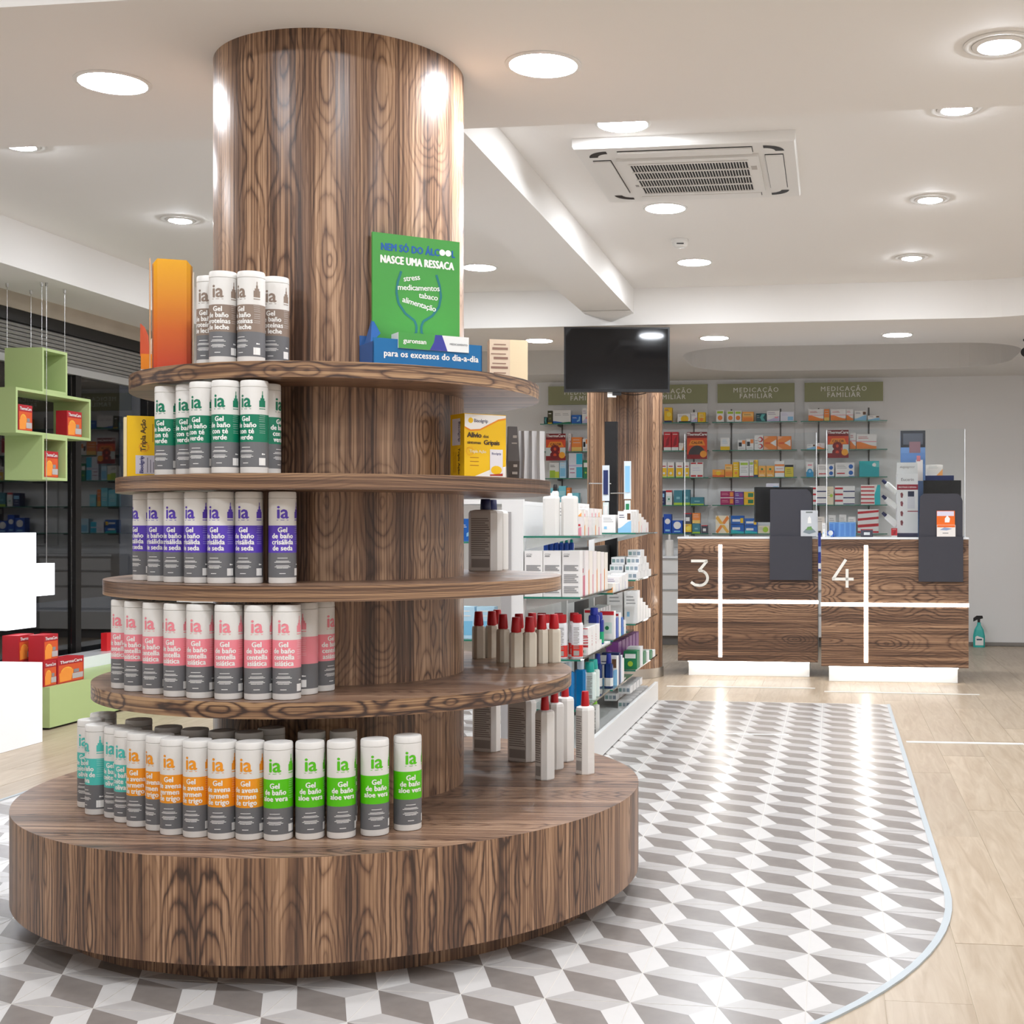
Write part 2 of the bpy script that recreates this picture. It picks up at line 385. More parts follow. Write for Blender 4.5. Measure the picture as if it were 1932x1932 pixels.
# shop window: stone lintel, dark header, shutter slats, rail, jamb, glass, lower frame
win = thing('window_1', None, None, R(PW, QW0), A); win['kind'] = 'structure'; win['label'] = STRUCT_LABEL['window_1']
LW = QW1-QW0
def wpart(name, x0, x1, y0, y1, z0, z1, m, bevel=0): return MB().box(x0, x1, y0, y1, z0, z1, m).build(name, win, bevel=bevel)
wpart('lintel', -.10, -.02, 0, LW, 2.375, 2.75, M_MARBLE)
wpart('header', -.14, -.03, 0, LW, 2.305, 2.375, M_DARK)
ns = 8
for i in range(ns):
    z0 = 2.105+(2.305-2.105)*i/ns; h = .2/ns
    MB().prism([(-.095, z0), (-.06, z0+.002), (-.052, z0+h*.5), (-.06, z0+h-.003), (-.095, z0+h-.001)], .03, LW-.14, M_SHUT).build('slat', win).rotation_euler = (0, 0, 0)
for o in [c for c in win.children if c.name.startswith('slat')]:      # prism is built along z: lay it down along the window
    o.matrix_basis = Matrix(((1, 0, 0, 0), (0, 0, 1, 0), (0, 1, 0, 0), (0, 0, 0, 1)))
wpart('bottom_rail', -.10, -.045, .03, LW-.1, 2.06, 2.105, mat('rail_grey', '#aaa8a4', .45), .004)
wpart('jamb', -.14, -.02, LW-.30, LW, 0, 2.305, M_DARK)
wpart('jamb', -.14, -.02, 0, .08, 0, 2.305, M_DARK)
wpart('mullion', -.11, -.05, 3.52, 3.58, .25, 2.06, M_DARK)
wpart('lower_frame', -.14, -.02, 0, LW, 0, .26, M_DARK)
wpart('pane', -.085, -.077, .08, 3.52, .26, 2.06, M_PANE); wpart('pane', -.085, -.077, 3.58, LW-.30, .26, 2.06, M_PANE)
# the dark street outside
mb = MB(); roomquad(mb, [(PW-.15, QF, -.05), (PW-.15, QB+4, -.05), (PW-7, QB+4, -.05), (PW-7, QF, -.05)], mat('asphalt', '#2a2a2b', .9)); struct('street_ground', mb)['label'] = 'dark street surface outside the window'
mb = MB(); roombox(mb, PW-7.2, PW-7, QF-4, QB+8, -.05, 6, mat('street_wall', '#3b3632', .9)); struct('street_wall', mb)['label'] = 'unlit house wall across the street'
# ------------------------------------------------------------------ floor: sub-floor, oak planks, patterned tiles
mb = MB(); roombox(mb, PW-.15, PR, QF, QB, -.06, -.0018, mat('plank_joint', '#c4b69f', .7)); floor = struct('floor', mb)
TP0, TP1, TQ1 = -3.30, .35, 8.10                # tiled field: straight sides, far edge
TCP, TCQ, TR = (TP0+TP1)/2, 3.99, (TP1-TP0)/2    # rounded near end
def field(inset=0.0, n=56):
    r = TR-inset; pts = [(TP1-inset, TQ1-inset), (TP0+inset, TQ1-inset)]
    for i in range(n+1):
        a = PI+PI*i/n; pts.append((TCP+r*math.cos(a), TCQ+r*math.sin(a)))
    return pts
def inside(p, q, inset=0.0):
    if q > TQ1-inset or p < TP0+inset or p > TP1-inset: return False
    return q >= TCQ or (p-TCP)**2+(q-TCQ)**2 <= (TR-inset)**2
def visible(p, q, z=0, mrg=40):
    P = R(p, q, z)
    if P.y < .5: return False
    u = CX+F*P.x/P.y; v = VH-F*(P.z-CAMZ)/P.y
    return -mrg < u < 1932+mrg and -mrg < v < 1932+mrg
PWID, PLEN = .20, 1.20
pl = MB().box(-PWID/2+.0008, PWID/2-.0008, -PLEN/2+.0008, PLEN/2-.0008, -.003, 0, M_PLANK)
plank0 = pl.build('plank', floor); first = True; npl = 0
pp = PW+.05; ci = 0
rest = MB()
cand = []
while pp < PR:
    off = (ci*0.37*PLEN) % PLEN
    qq = QF+off-PLEN
    while qq < QB:
        q0, q1 = max(qq, QF), min(qq+PLEN, QB); p0, p1 = pp, min(pp+PWID, PR)
        if q1-q0 > .05 and p1-p0 > .03:
            cov = all(inside(a, b, .03) for a in (p0, p1) for b in (q0, q1))
            vis = any(visible(a, b) for a in (p0, (p0+p1)/2, p1) for b in (q0, (q0+q1)/2, q1))
            if not cov: cand.append((0 if vis else 1, (p0+p1)/2, (q0+q1)/2, p1-p0, q1-q0))
        qq += PLEN
    pp += PWID; ci += 1
cand.sort(key=lambda c: (c[0], c[2]))
for hid, pc, qc, wd, ln in cand:
    if not hid and npl < 290:
        o = plank0 if npl == 0 else plank0.copy()
        if npl: COL.objects.link(o); o.parent = floor
        o.location = R(pc, qc, random.uniform(-.0003, .0003)); o.rotation_euler = (0, 0, A); o.scale = (wd/PWID, ln/PLEN, 1); npl += 1
    else:
        n0 = len(rest.v); rest.box(pc-wd/2+.001, pc+wd/2-.001, qc-ln/2+.001, qc+ln/2-.001, -.006, 0, M_PLANK)
        for i in range(n0, len(rest.v)): rest.v[i] = tuple(R(*rest.v[i]))
if rest.f: tag(rest.build('plank_flooring', floor), kind='stuff')
# tiles
TS, TZ = .2005, .004
mb = MB(); mb.prism([tuple(R(p, q)[:2]) for p, q in field(.004)], .0003, TZ-.0006, M_GROUT); tile_bed = mb.build('tile_field', floor); tile_bed['label'] = 'field of grey and white cube patterned cement tiles with rounded near end'
t_ = .293; g = .0011/TS
def clip(poly, line):
    (ax, ay), (bx, by) = line; out = []
    for i in range(len(poly)):
        c, d = poly[i], poly[(i+1) % len(poly)]
        sc_ = (bx-ax)*(c[1]-ay)-(by-ay)*(c[0]-ax); sd = (bx-ax)*(d[1]-ay)-(by-ay)*(d[0]-ax)
        if sc_ >= 0: out.append(c)
        if (sc_ >= 0) != (sd >= 0):
            k = sc_/(sc_-sd); out.append((c[0]+(d[0]-c[0])*k, c[1]+(d[1]-c[1])*k))
    return out
FLD = field(.018); FEDGE = [(FLD[i], FLD[(i+1) % len(FLD)]) for i in range(len(FLD))]
def tile_polys():
    a, b = (t_, t_), (1-t_, 1-t_); l, h = g, 1-g
    return [([(l, h), a, (h, l), b], M_TD), ([(l, h), (l, l), a], M_TW), ([(h, l), (h, h), b], M_TW), ([(l, l), (h, l), a], M_TL), ([(h, h), (l, h), b], M_TL)]
def tile_mesh(name, polys, parent):
    mb = MB()
    for pts, m in polys: mb.poly([(x, y, TZ) for x, y in pts], m)
    return mb
tiles = []
for i in range(-15, 6):
    for j in range(-24, 12):
        p0 = -.4606+TS*i; q0 = 3.548-.1985*j-.1985
        cs = [(p0, q0), (p0+TS, q0), (p0+TS, q0+.1985), (p0, q0+.1985)]
        full = all(inside(a, b, .018) for a, b in cs); anyin = any(inside(a, b, .018) for a, b in cs)
        if anyin:
            vis = any(visible(a, b) for a, b in cs)
            und = all(math.hypot(a-(-1.477), b-3.78) < .76 for a, b in cs)
            tiles.append((0 if (vis and not und) else 1, q0, p0, full))
tiles.sort()
full_mb = MB()
for pts, m in tile_polys(): full_mb.poly([(x*TS, y*.1985, TZ) for x, y in pts], m)
l, h = g*TS, TS-g*TS; l2, h2 = g*.1985, .1985*(1-g)
for a, b in (((l, l2), (h, l2)), ((h, l2), (h, h2)), ((h, h2), (l, h2)), ((l, h2), (l, l2))):
    full_mb.poly([(a[0], a[1], 0.001), (b[0], b[1], 0.001), (b[0], b[1], TZ), (a[0], a[1], TZ)], M_GROUT)
tile0 = None; nt_ = 0; rest = MB()
for hid, q0, p0, full in tiles:
    if hid or nt_ >= 296:
        for pts, m in tile_polys():
            pl = [(p0+x*TS, q0+y*.1985) for x, y in pts]
            for e in FEDGE:
                pl = clip(pl, e)
                if len(pl) < 3: break
            if len(pl) >= 3: rest.poly([R(x, y, TZ) for x, y in pl], m)
        continue
    if full:
        if tile0 is None: tile0 = full_mb.build('tile', tile_bed); o = tile0
        else: o = tile0.copy(); COL.objects.link(o); o.parent = tile_bed
        o.location = R(p0, q0, random.uniform(-.0002, .0002)); o.rotation_euler = (0, 0, A)
    else:
        mb = MB()
        for pts, m in tile_polys():
            pl = [(p0+x*TS, q0+y*.1985) for x, y in pts]
            for e in FEDGE:
                pl = clip(pl, e)
                if len(pl) < 3: break
            if len(pl) >= 3: mb.poly([(x-p0, y-q0, TZ) for x, y in pl], m)
        if not mb.f: continue
        o = mb.build('tile', tile_bed, loc=R(p0, q0, 0), rz=A)
    nt_ += 1
if rest.f: tag(rest.build('tiling', tile_bed), kind='stuff')
outer, inner = field(0.0), field(.02)
mb = MB(); n = len(outer)
for i in range(n):
    k = (i+1) % n
    if i == 0: continue                                     # far edge is flush with the planks
    a, b, c, d = outer[i], outer[k], inner[k], inner[i]
    mb.poly([R(a[0], a[1], .0055), R(b[0], b[1], .0055), R(c[0], c[1], .0055), R(d[0], d[1], .0055)], M_TRIM)
    mb.poly([R(a[0], a[1], .0), R(b[0], b[1], .0), R(b[0], b[1], .0055), R(a[0], a[1], .0055)], M_TRIM)
struct('trim_1', mb)
# distance tapes stuck on the floor
def tape(pts, label, wd=.03):
    a, b = [atz(u, v, .0045) for u, v in pts]; d = (b-a).normalized(); nrm = Vector((-d.y, d.x, 0))*wd/2
    mb = MB(); mb.poly([a-nrm, b-nrm, b+nrm, a+nrm], M_TAPE)
    mb.poly([a-nrm-Vector((0, 0, .004)), b-nrm-Vector((0, 0, .004)), b-nrm, a-nrm], M_TAPE)
    tag(mb.build('floor_tape'), label, 'tape')
tape([(1258, 1294), (1538, 1298)], 'thin pale tape on the planks in front of the left counter', .02)
tape([(1555, 1304), (1848, 1310)], 'thin pale tape on the planks in front of the right counter', .02)
tape([(1710, 1399), (1931, 1403)], 'speckled white tape on the planks right of the tiles', .035)
tape([(1362, 1384), (1488, 1386)], 'short white tape across the patterned tiles', .025)
# ------------------------------------------------------------------ round display stand about the wooden column
AX, AY = -.9585, 3.945
stand = thing('display_stand', 'round dark walnut display stand with four disc shelves around a thick column', 'display stand', (AX, AY, 0))
def disc(r, z0, z1, me, mtop, n=128, rnd=.004):
    mb = MB(); ring = [(math.cos(2*PI*i/n), math.sin(2*PI*i/n)) for i in range(n)]
    def band(ra, za, rb, zb, m, uvv):
        for i in range(n):
            k = (i+1) % n; a0, a1 = ring[i], ring[k]; s0, s1 = 2*PI*r*i/n, 2*PI*r*(i+1)/n
            uvq = [(s0, za), (s1, za), (s1, zb), (s0, zb)] if uvv else [(za, s0), (za, s1), (zb, s1), (zb, s0)]
            mb.poly([(a0[0]*ra, a0[1]*ra, za), (a1[0]*ra, a1[1]*ra, za), (a1[0]*rb, a1[1]*rb, zb), (a0[0]*rb, a0[1]*rb, zb)], m, uvq)
    return mb, ring, band
def flat(mb, ring, r, z, m, up=True):
    pts = [(x*r, y*r, z) for x, y in ring]; pts = pts if up else pts[::-1]
    mb.poly(pts, m, [(p[1]*.99+p[0]*.05, p[0]) for p in pts])
def vert_cyl(name, r, z0, z1, m, caps=None, nz=1):
    mb, ring, band = disc(r, z0, z1, m, caps)
    band(r, z0, r, z1, m, True)
    if caps: flat(mb, ring, r, z1, caps, True); flat(mb, ring, r, z0, caps, False)
    return mb
vert_cyl('column', .368, .30, ZS+.002, M_WV).build('column', stand, smooth=40)
vert_cyl('base_drum', .902, .069, .321, M_WD, M_WT).build('base_drum', stand, smooth=40, bevel=.002)
vert_cyl('plinth', .80, 0.001, .070, M_WD).build('plinth', stand, smooth=40)
SHELF = {1: (.697, .616, .658), 2: (.666, .907, .948), 3: (.633, 1.193, 1.234), 4: (.5975, 1.483, 1.525)}
for k, (r, z0, z1) in SHELF.items():
    mb, ring, band = disc(r, z0, z1, M_WE, M_WT)
    band(r, z0, r, z1, M_WE if k in (1, 4) else M_WP, False); flat(mb, ring, r, z1, M_WT, True); flat(mb, ring, r, z0, M_WT, False)
    mb.build('shelf', stand, smooth=40, bevel=.003)
# ------------------------------------------------------------------ shower gel bottles
BR, BH = .0355, .241
GELS = {
 'brown': ('#8d7a6c', ['Gel', 'de baño', 'proteínas', 'de leche'], 'taupe brown'),
 'green': ('#0b7a5a', ['Gel', 'de baño', 'con té', 'verde'], 'dark green'),
 'purple': ('#5a3fb4', ['Gel', 'de baño', 'crisálida', 'de seda'], 'purple'),
 'pink': ('#f08c97', ['Gel', 'de baño', 'centella', 'asiática'], 'pink'),
 'teal': ('#4fc3b9', ['Gel', 'de baño', 'aceite de', 'oliva'], 'turquoise'),
 'orange': ('#f29a1e', ['Gel', 'de avena', 'germen', 'de trigo'], 'orange'),
 'lime': ('#57c30a', ['Gel', 'de baño', 'aloe vera'], 'lime green')}
M_GREY = mat('gel_grey', '#6d6d6f', .45); M_PRW = mat('print_white', '#f4f2ee', .5)
def wrapf(r, x0=0, z0=0):
    def fn(x, y): a = (x+x0)/r - PI/2; return (r*math.cos(a), r*math.sin(a), z0+y)
    return fn
def make_gel(kind):
    colr, lines, word = GELS[kind]; m = mat('gel_'+kind, colr, .42)
    t = thing('gel_bottle', 'x', 'bottle', (0, 0, 0))
    b = MB().lathe([(BR-.003, 0), (BR-.0008, .0012), (BR, .004), (BR, .2225), (BR-.0008, .2232)], 28, M_BOTTLE); b.build('body', t, smooth=35)
    c = MB().lathe([(BR-.001, .2236), (BR+.0002, .2245), (BR-.0002, .237), (BR-.0016, .2402), (BR-.005, .241), (.012, .2403), (.0005, .2402)], 28, M_BOTTLE, cap=False); c.build('cap', t, smooth=35)
    e = .0002
    s = MB().lathe([(BR+e, .0165), (BR+e, .081), (BR+e, .152)], 28, M_GREY, cap=False, ms=[M_GREY, m]); s.build('label_sleeve', t, smooth=35)
    r = BR+.0005; L = MB()
    L.text('ia', .049, wrapf(r, 0, .171), m, .0013)
    for x0 in (-.0155,): L.indexed([wrapf(r)(x0+dx, .1655+dz) for dx, dz in ((0, 0), (.0155, 0), (.031, 0), (.031, .0012), (.0155, .0012), (0, .0012))], [(0, 1, 4, 5), (1, 2, 3, 4)], m)
    sz = .0185; zz = .1345 if len(lines) == 4 else .130
    for i, tx in enumerate(lines): L.text(tx, sz, wrapf(r, 0, zz-.0158*i), M_PRW, .0008, 1.04, xs=.93)
    def bar(x, z, wd, hh, mm, f=wrapf(r)):
        k = max(1, int(wd/.008)); n = len(L.v)
        vs = [f(x-wd/2+wd*i/k, z) for i in range(k+1)]+[f(x-wd/2+wd*i/k, z+hh) for i in range(k+1)]
        L.indexed(vs, [(i, i+1, k+2+i, k+1+i) for i in range(k)], mm)
    for z, wd in ((.0665, .026), (.0585, .034), (.0555, .043), (.0465, .034), (.0435, .042), (.0405, .030)): bar(0, z, wd, .0013, M_PRW)
    bar(0, .026, .016, .0016, M_PRW)
    # side panel: little bottle emblem, text block, bar code
    sx = BR*1.27
    bar(sx, .171, .018, .017, m); bar(sx, .188, .012, .006, m); bar(sx, .194, .005, .008, m); bar(sx, .202, .0022, .010, m); bar(sx, .1655, .018, .002, m)
    for z in (.148, .143, .138, .133, .126, .121, .116, .109, .104): bar(sx+random.uniform(-.001, .001), z, .017, .0011, mat('gel_soft_'+kind, tuple(min(1, x*.65+.35) for x in srgb(colr)[:3]), .5))
    bar(sx, .021, .019, .019, M_PRW); bar(sx, .048, .004, .004, M_PRW); bar(sx+.005, .0485, .006, .0025, M_PRW)
    L.build('lettering', t)
    return t
PROTO = {}
def place_gel(kind, X, Y, z, rot, label, group):
    if kind not in PROTO:
        t = PROTO[kind] = make_gel(kind); t.location = (X, Y, z); t.rotation_euler = (0, 0, rot); return tag(t, label, 'bottle', group)
    return copy_tree(PROTO[kind], (X, Y, z), rot, label, 'bottle', group)
ORD = ['first', 'second', 'third', 'fourth', 'fifth', 'sixth', 'seventh', 'eighth', 'ninth', 'tenth', 'eleventh', 'twelfth']
def spread(pts, d, it=60):
    for _ in range(it):
        for i in range(len(pts)):
            for j in range(i):
                dx, dy = pts[i][0]-pts[j][0], pts[i][1]-pts[j][1]; L = math.hypot(dx, dy)
                if L < d:
                    k = (d-L)/2/max(L, 1e-5); pts[i][0] += dx*k; pts[i][1] += dy*k; pts[j][0] -= dx*k; pts[j][1] -= dy*k
    return pts
def gel_row(z, rows, shelfword, rin=.368+BR+.002, rout=None):
    """rows: (kind, u of the axis, Y of the axis, label turn in degrees against the camera, note)"""
    pts = spread([[(u-CX)*Y/F, Y] for _, u, Y, _, _ in rows], 2*BR+.0012)
    for p in pts:
        dx, dy = p[0]-AX, p[1]-AY; L = math.hypot(dx, dy); k = 1
        if L < rin: k = rin/L
        if rout and L > rout-BR-.001: k = (rout-BR-.001)/L
        p[0], p[1] = AX+dx*k, AY+dy*k
    pts = spread(pts, 2*BR+.0006, 8)
    cnt = {}
    for (kind, u, Y, turn, note), (X, y) in zip(rows, pts):
        n = cnt[kind, note] = cnt.get((kind, note), 0)+1
        tot = sum(1 for r in rows if r[0] == kind and r[4] == note)
        wd = GELS[kind][2]
        pos = 'only one' if tot == 1 else (ORD[n-1]+' from the left')
        lab = '%s banded gel bottle, %s, %s, %s' % (wd, pos, note, shelfword)
        place_gel(kind, X, y, z+.0003, math.atan2(y, X)-PI/2+math.radians(turn), lab, '%s gel bottles' % wd)
gel_row(1.525, [('brown', 397, 3.49, -32, 'row'), ('brown', 421, 3.425, -24, 'row'), ('brown', 474, 3.425, -48, 'row'), ('brown', 520, 3.50, -22, 'row')], 'top shelf', rout=.5975)
gel_row(1.234, [('green', 318, 3.52, -38, 'row'), ('green', 358, 3.48, -28, 'row'), ('green', 384, 3.41, -33, 'row'), ('green', 426, 3.375, -28, 'row'), ('green', 480, 3.375, -38, 'row'), ('green', 504, 3.455, 60, 'row')], 'second shelf down', rout=.633)
gel_row(.948, [('purple', 276, 3.62, -58, 'row'), ('purple', 304, 3.55, -38, 'row'), ('purple', 335, 3.49, -30, 'row'), ('purple', 376, 3.44, -40, 'row'), ('purple', 418, 3.42, -34, 'row'), ('purple', 468, 3.42, -26, 'row'), ('purple', 533, 3.42, 0, 'row')], 'third shelf down', rout=.666)
gel_row(.658, [('pink', 236, 3.55, -38, 'front row'), ('pink', 261, 3.49, -34, 'front row'), ('pink', 296, 3.43, -34, 'front row'), ('pink', 336, 3.38, -36, 'front row'), ('pink', 379, 3.35, -22, 'front row'), ('pink', 432, 3.325, -18, 'front row'), ('pink', 488, 3.32, -8, 'front row'), ('pink', 541, 3.32, -14, 'front row'), ('pink', 574, 3.42, -78, 'row end'), ('pink', 606, 3.49, 48, 'row end')], 'lowest disc shelf', rout=.697)
gel_row(.321, [('teal', 172, 3.62, -36, 'front row'), ('teal', 187, 3.53, -68, 'front row'), ('teal', 224, 3.49, -36, 'front row'), ('teal', 242, 3.44, -36, 'front row'),
  ('orange', 266, 3.39, -32, 'front row'), ('orange', 304, 3.345, -52, 'front row'), ('orange', 333, 3.30, -26, 'front row'), ('orange', 373, 3.275, -28, 'front row'), ('orange', 420, 3.255, -20, 'front row'), ('orange', 468, 3.247, -20, 'front row'),
  ('lime', 525, 3.24, -15, 'front row'), ('lime', 585, 3.252, 2, 'front row'), ('lime', 644, 3.262, 6, 'front row'), ('lime', 707, 3.29, 8, 'front row'), ('lime', 769, 3.345, 14, 'front row'),
  ('teal', 195, 3.74, -30, 'back row'), ('teal', 262, 3.62, -30, 'back row'), ('orange', 318, 3.49, -25, 'back row'), ('orange', 368, 3.45, -25, 'back row'), ('orange', 420, 3.42, -20, 'back row'), ('orange', 470, 3.40, -20, 'back row'), ('lime', 512, 3.47, 30, 'back row'), ('lime', 588, 3.405, 20, 'back row'), ('lime', 648, 3.42, 20, 'back row')], 'base drum', rout=.902)
# ------------------------------------------------------------------ cartons and small packs
HUES = [('white', '#ece9e6'), ('grey', '#9b9a9a'), ('black', '#1b1a1c'), ('red', '#c3202b'), ('orange', '#f08a3c'), ('yellow', '#f2c21a'), ('lime', '#a9c93a'), ('green', '#1f7a4d'),
        ('turquoise', '#25b8bd'), ('light blue', '#8fc4e6'), ('blue', '#1d63b8'), ('navy', '#1c2a5e'), ('purple', '#6b3a8c'), ('magenta', '#a3215c'), ('pink', '#e89aa6'), ('lilac', '#c9c3e0'), ('cream', '#e6d9bd'), ('olive', '#4b4a2f'), ('brown', '#6b4a33')]
HX = dict(HUES)
def col(c): return cm(HX.get(c, c))
def carton_mb(w_, d_, h_, base, prints=(), top=None, side=None):
    """origin at the middle of the front bottom edge, depth along +y; prints in front-face fractions"""
    mb = MB(); m = col(base); hw = w_/2
    mb.box(-hw, hw, 0, d_, 0, h_, col(side) if side else m, front=m, top=col(top) if top else m)
    k = 1
    for pr in prints:
        y = -.0004*k; k += .6; s = pr[0]; c = col(pr[-1])
        def P(x, z): return (-hw+x*w_, y, z*h_)
        if s == 'r': mb.poly([P(pr[1], pr[3]), P(pr[2], pr[3]), P(pr[2], pr[4]), P(pr[1], pr[4])], c)
        elif s == 'p': mb.poly([P(*q) for q in pr[1]], c)
        elif s == 'c':
            rx = pr[3]; rz = pr[3]*w_/h_
            mb.poly([P(pr[1]+rx*math.cos(2*PI*i/14), pr[2]+rz*math.sin(2*PI*i/14)) for i in range(14)], c)
        elif s == 'w':      # wave: filled below a slanted s-curve
            z0, z1 = pr[1], pr[2]; n = 8
            mb.poly([P(0, 0), P(1, 0)]+[P(1-i/n, z1+(z0-z1)*(.5-.5*math.cos(PI*i/n))) for i in range(n+1)], c)
        elif s == 't':
            tx, sx_, x0, z0 = pr[1:5]; mb.text(tx, sx_*h_, lambda a, b: (-hw+x0*w_+a, y, z0*h_+b), c, sx_*h_*.03)
        elif s == 'l':      # rows of small print
            n = pr[5]
            for i in range(n):
                za = pr[3]+(pr[4]-pr[3])*i/max(1, n-1) if n > 1 else pr[3]; xe = pr[2]-(.12*((i*7) % 3))*(pr[2]-pr[1])
                mb.poly([P(pr[1], za), P(xe, za), P(xe, za+.028), P(pr[1], za+.028)], c)
    return mb
STY = {}
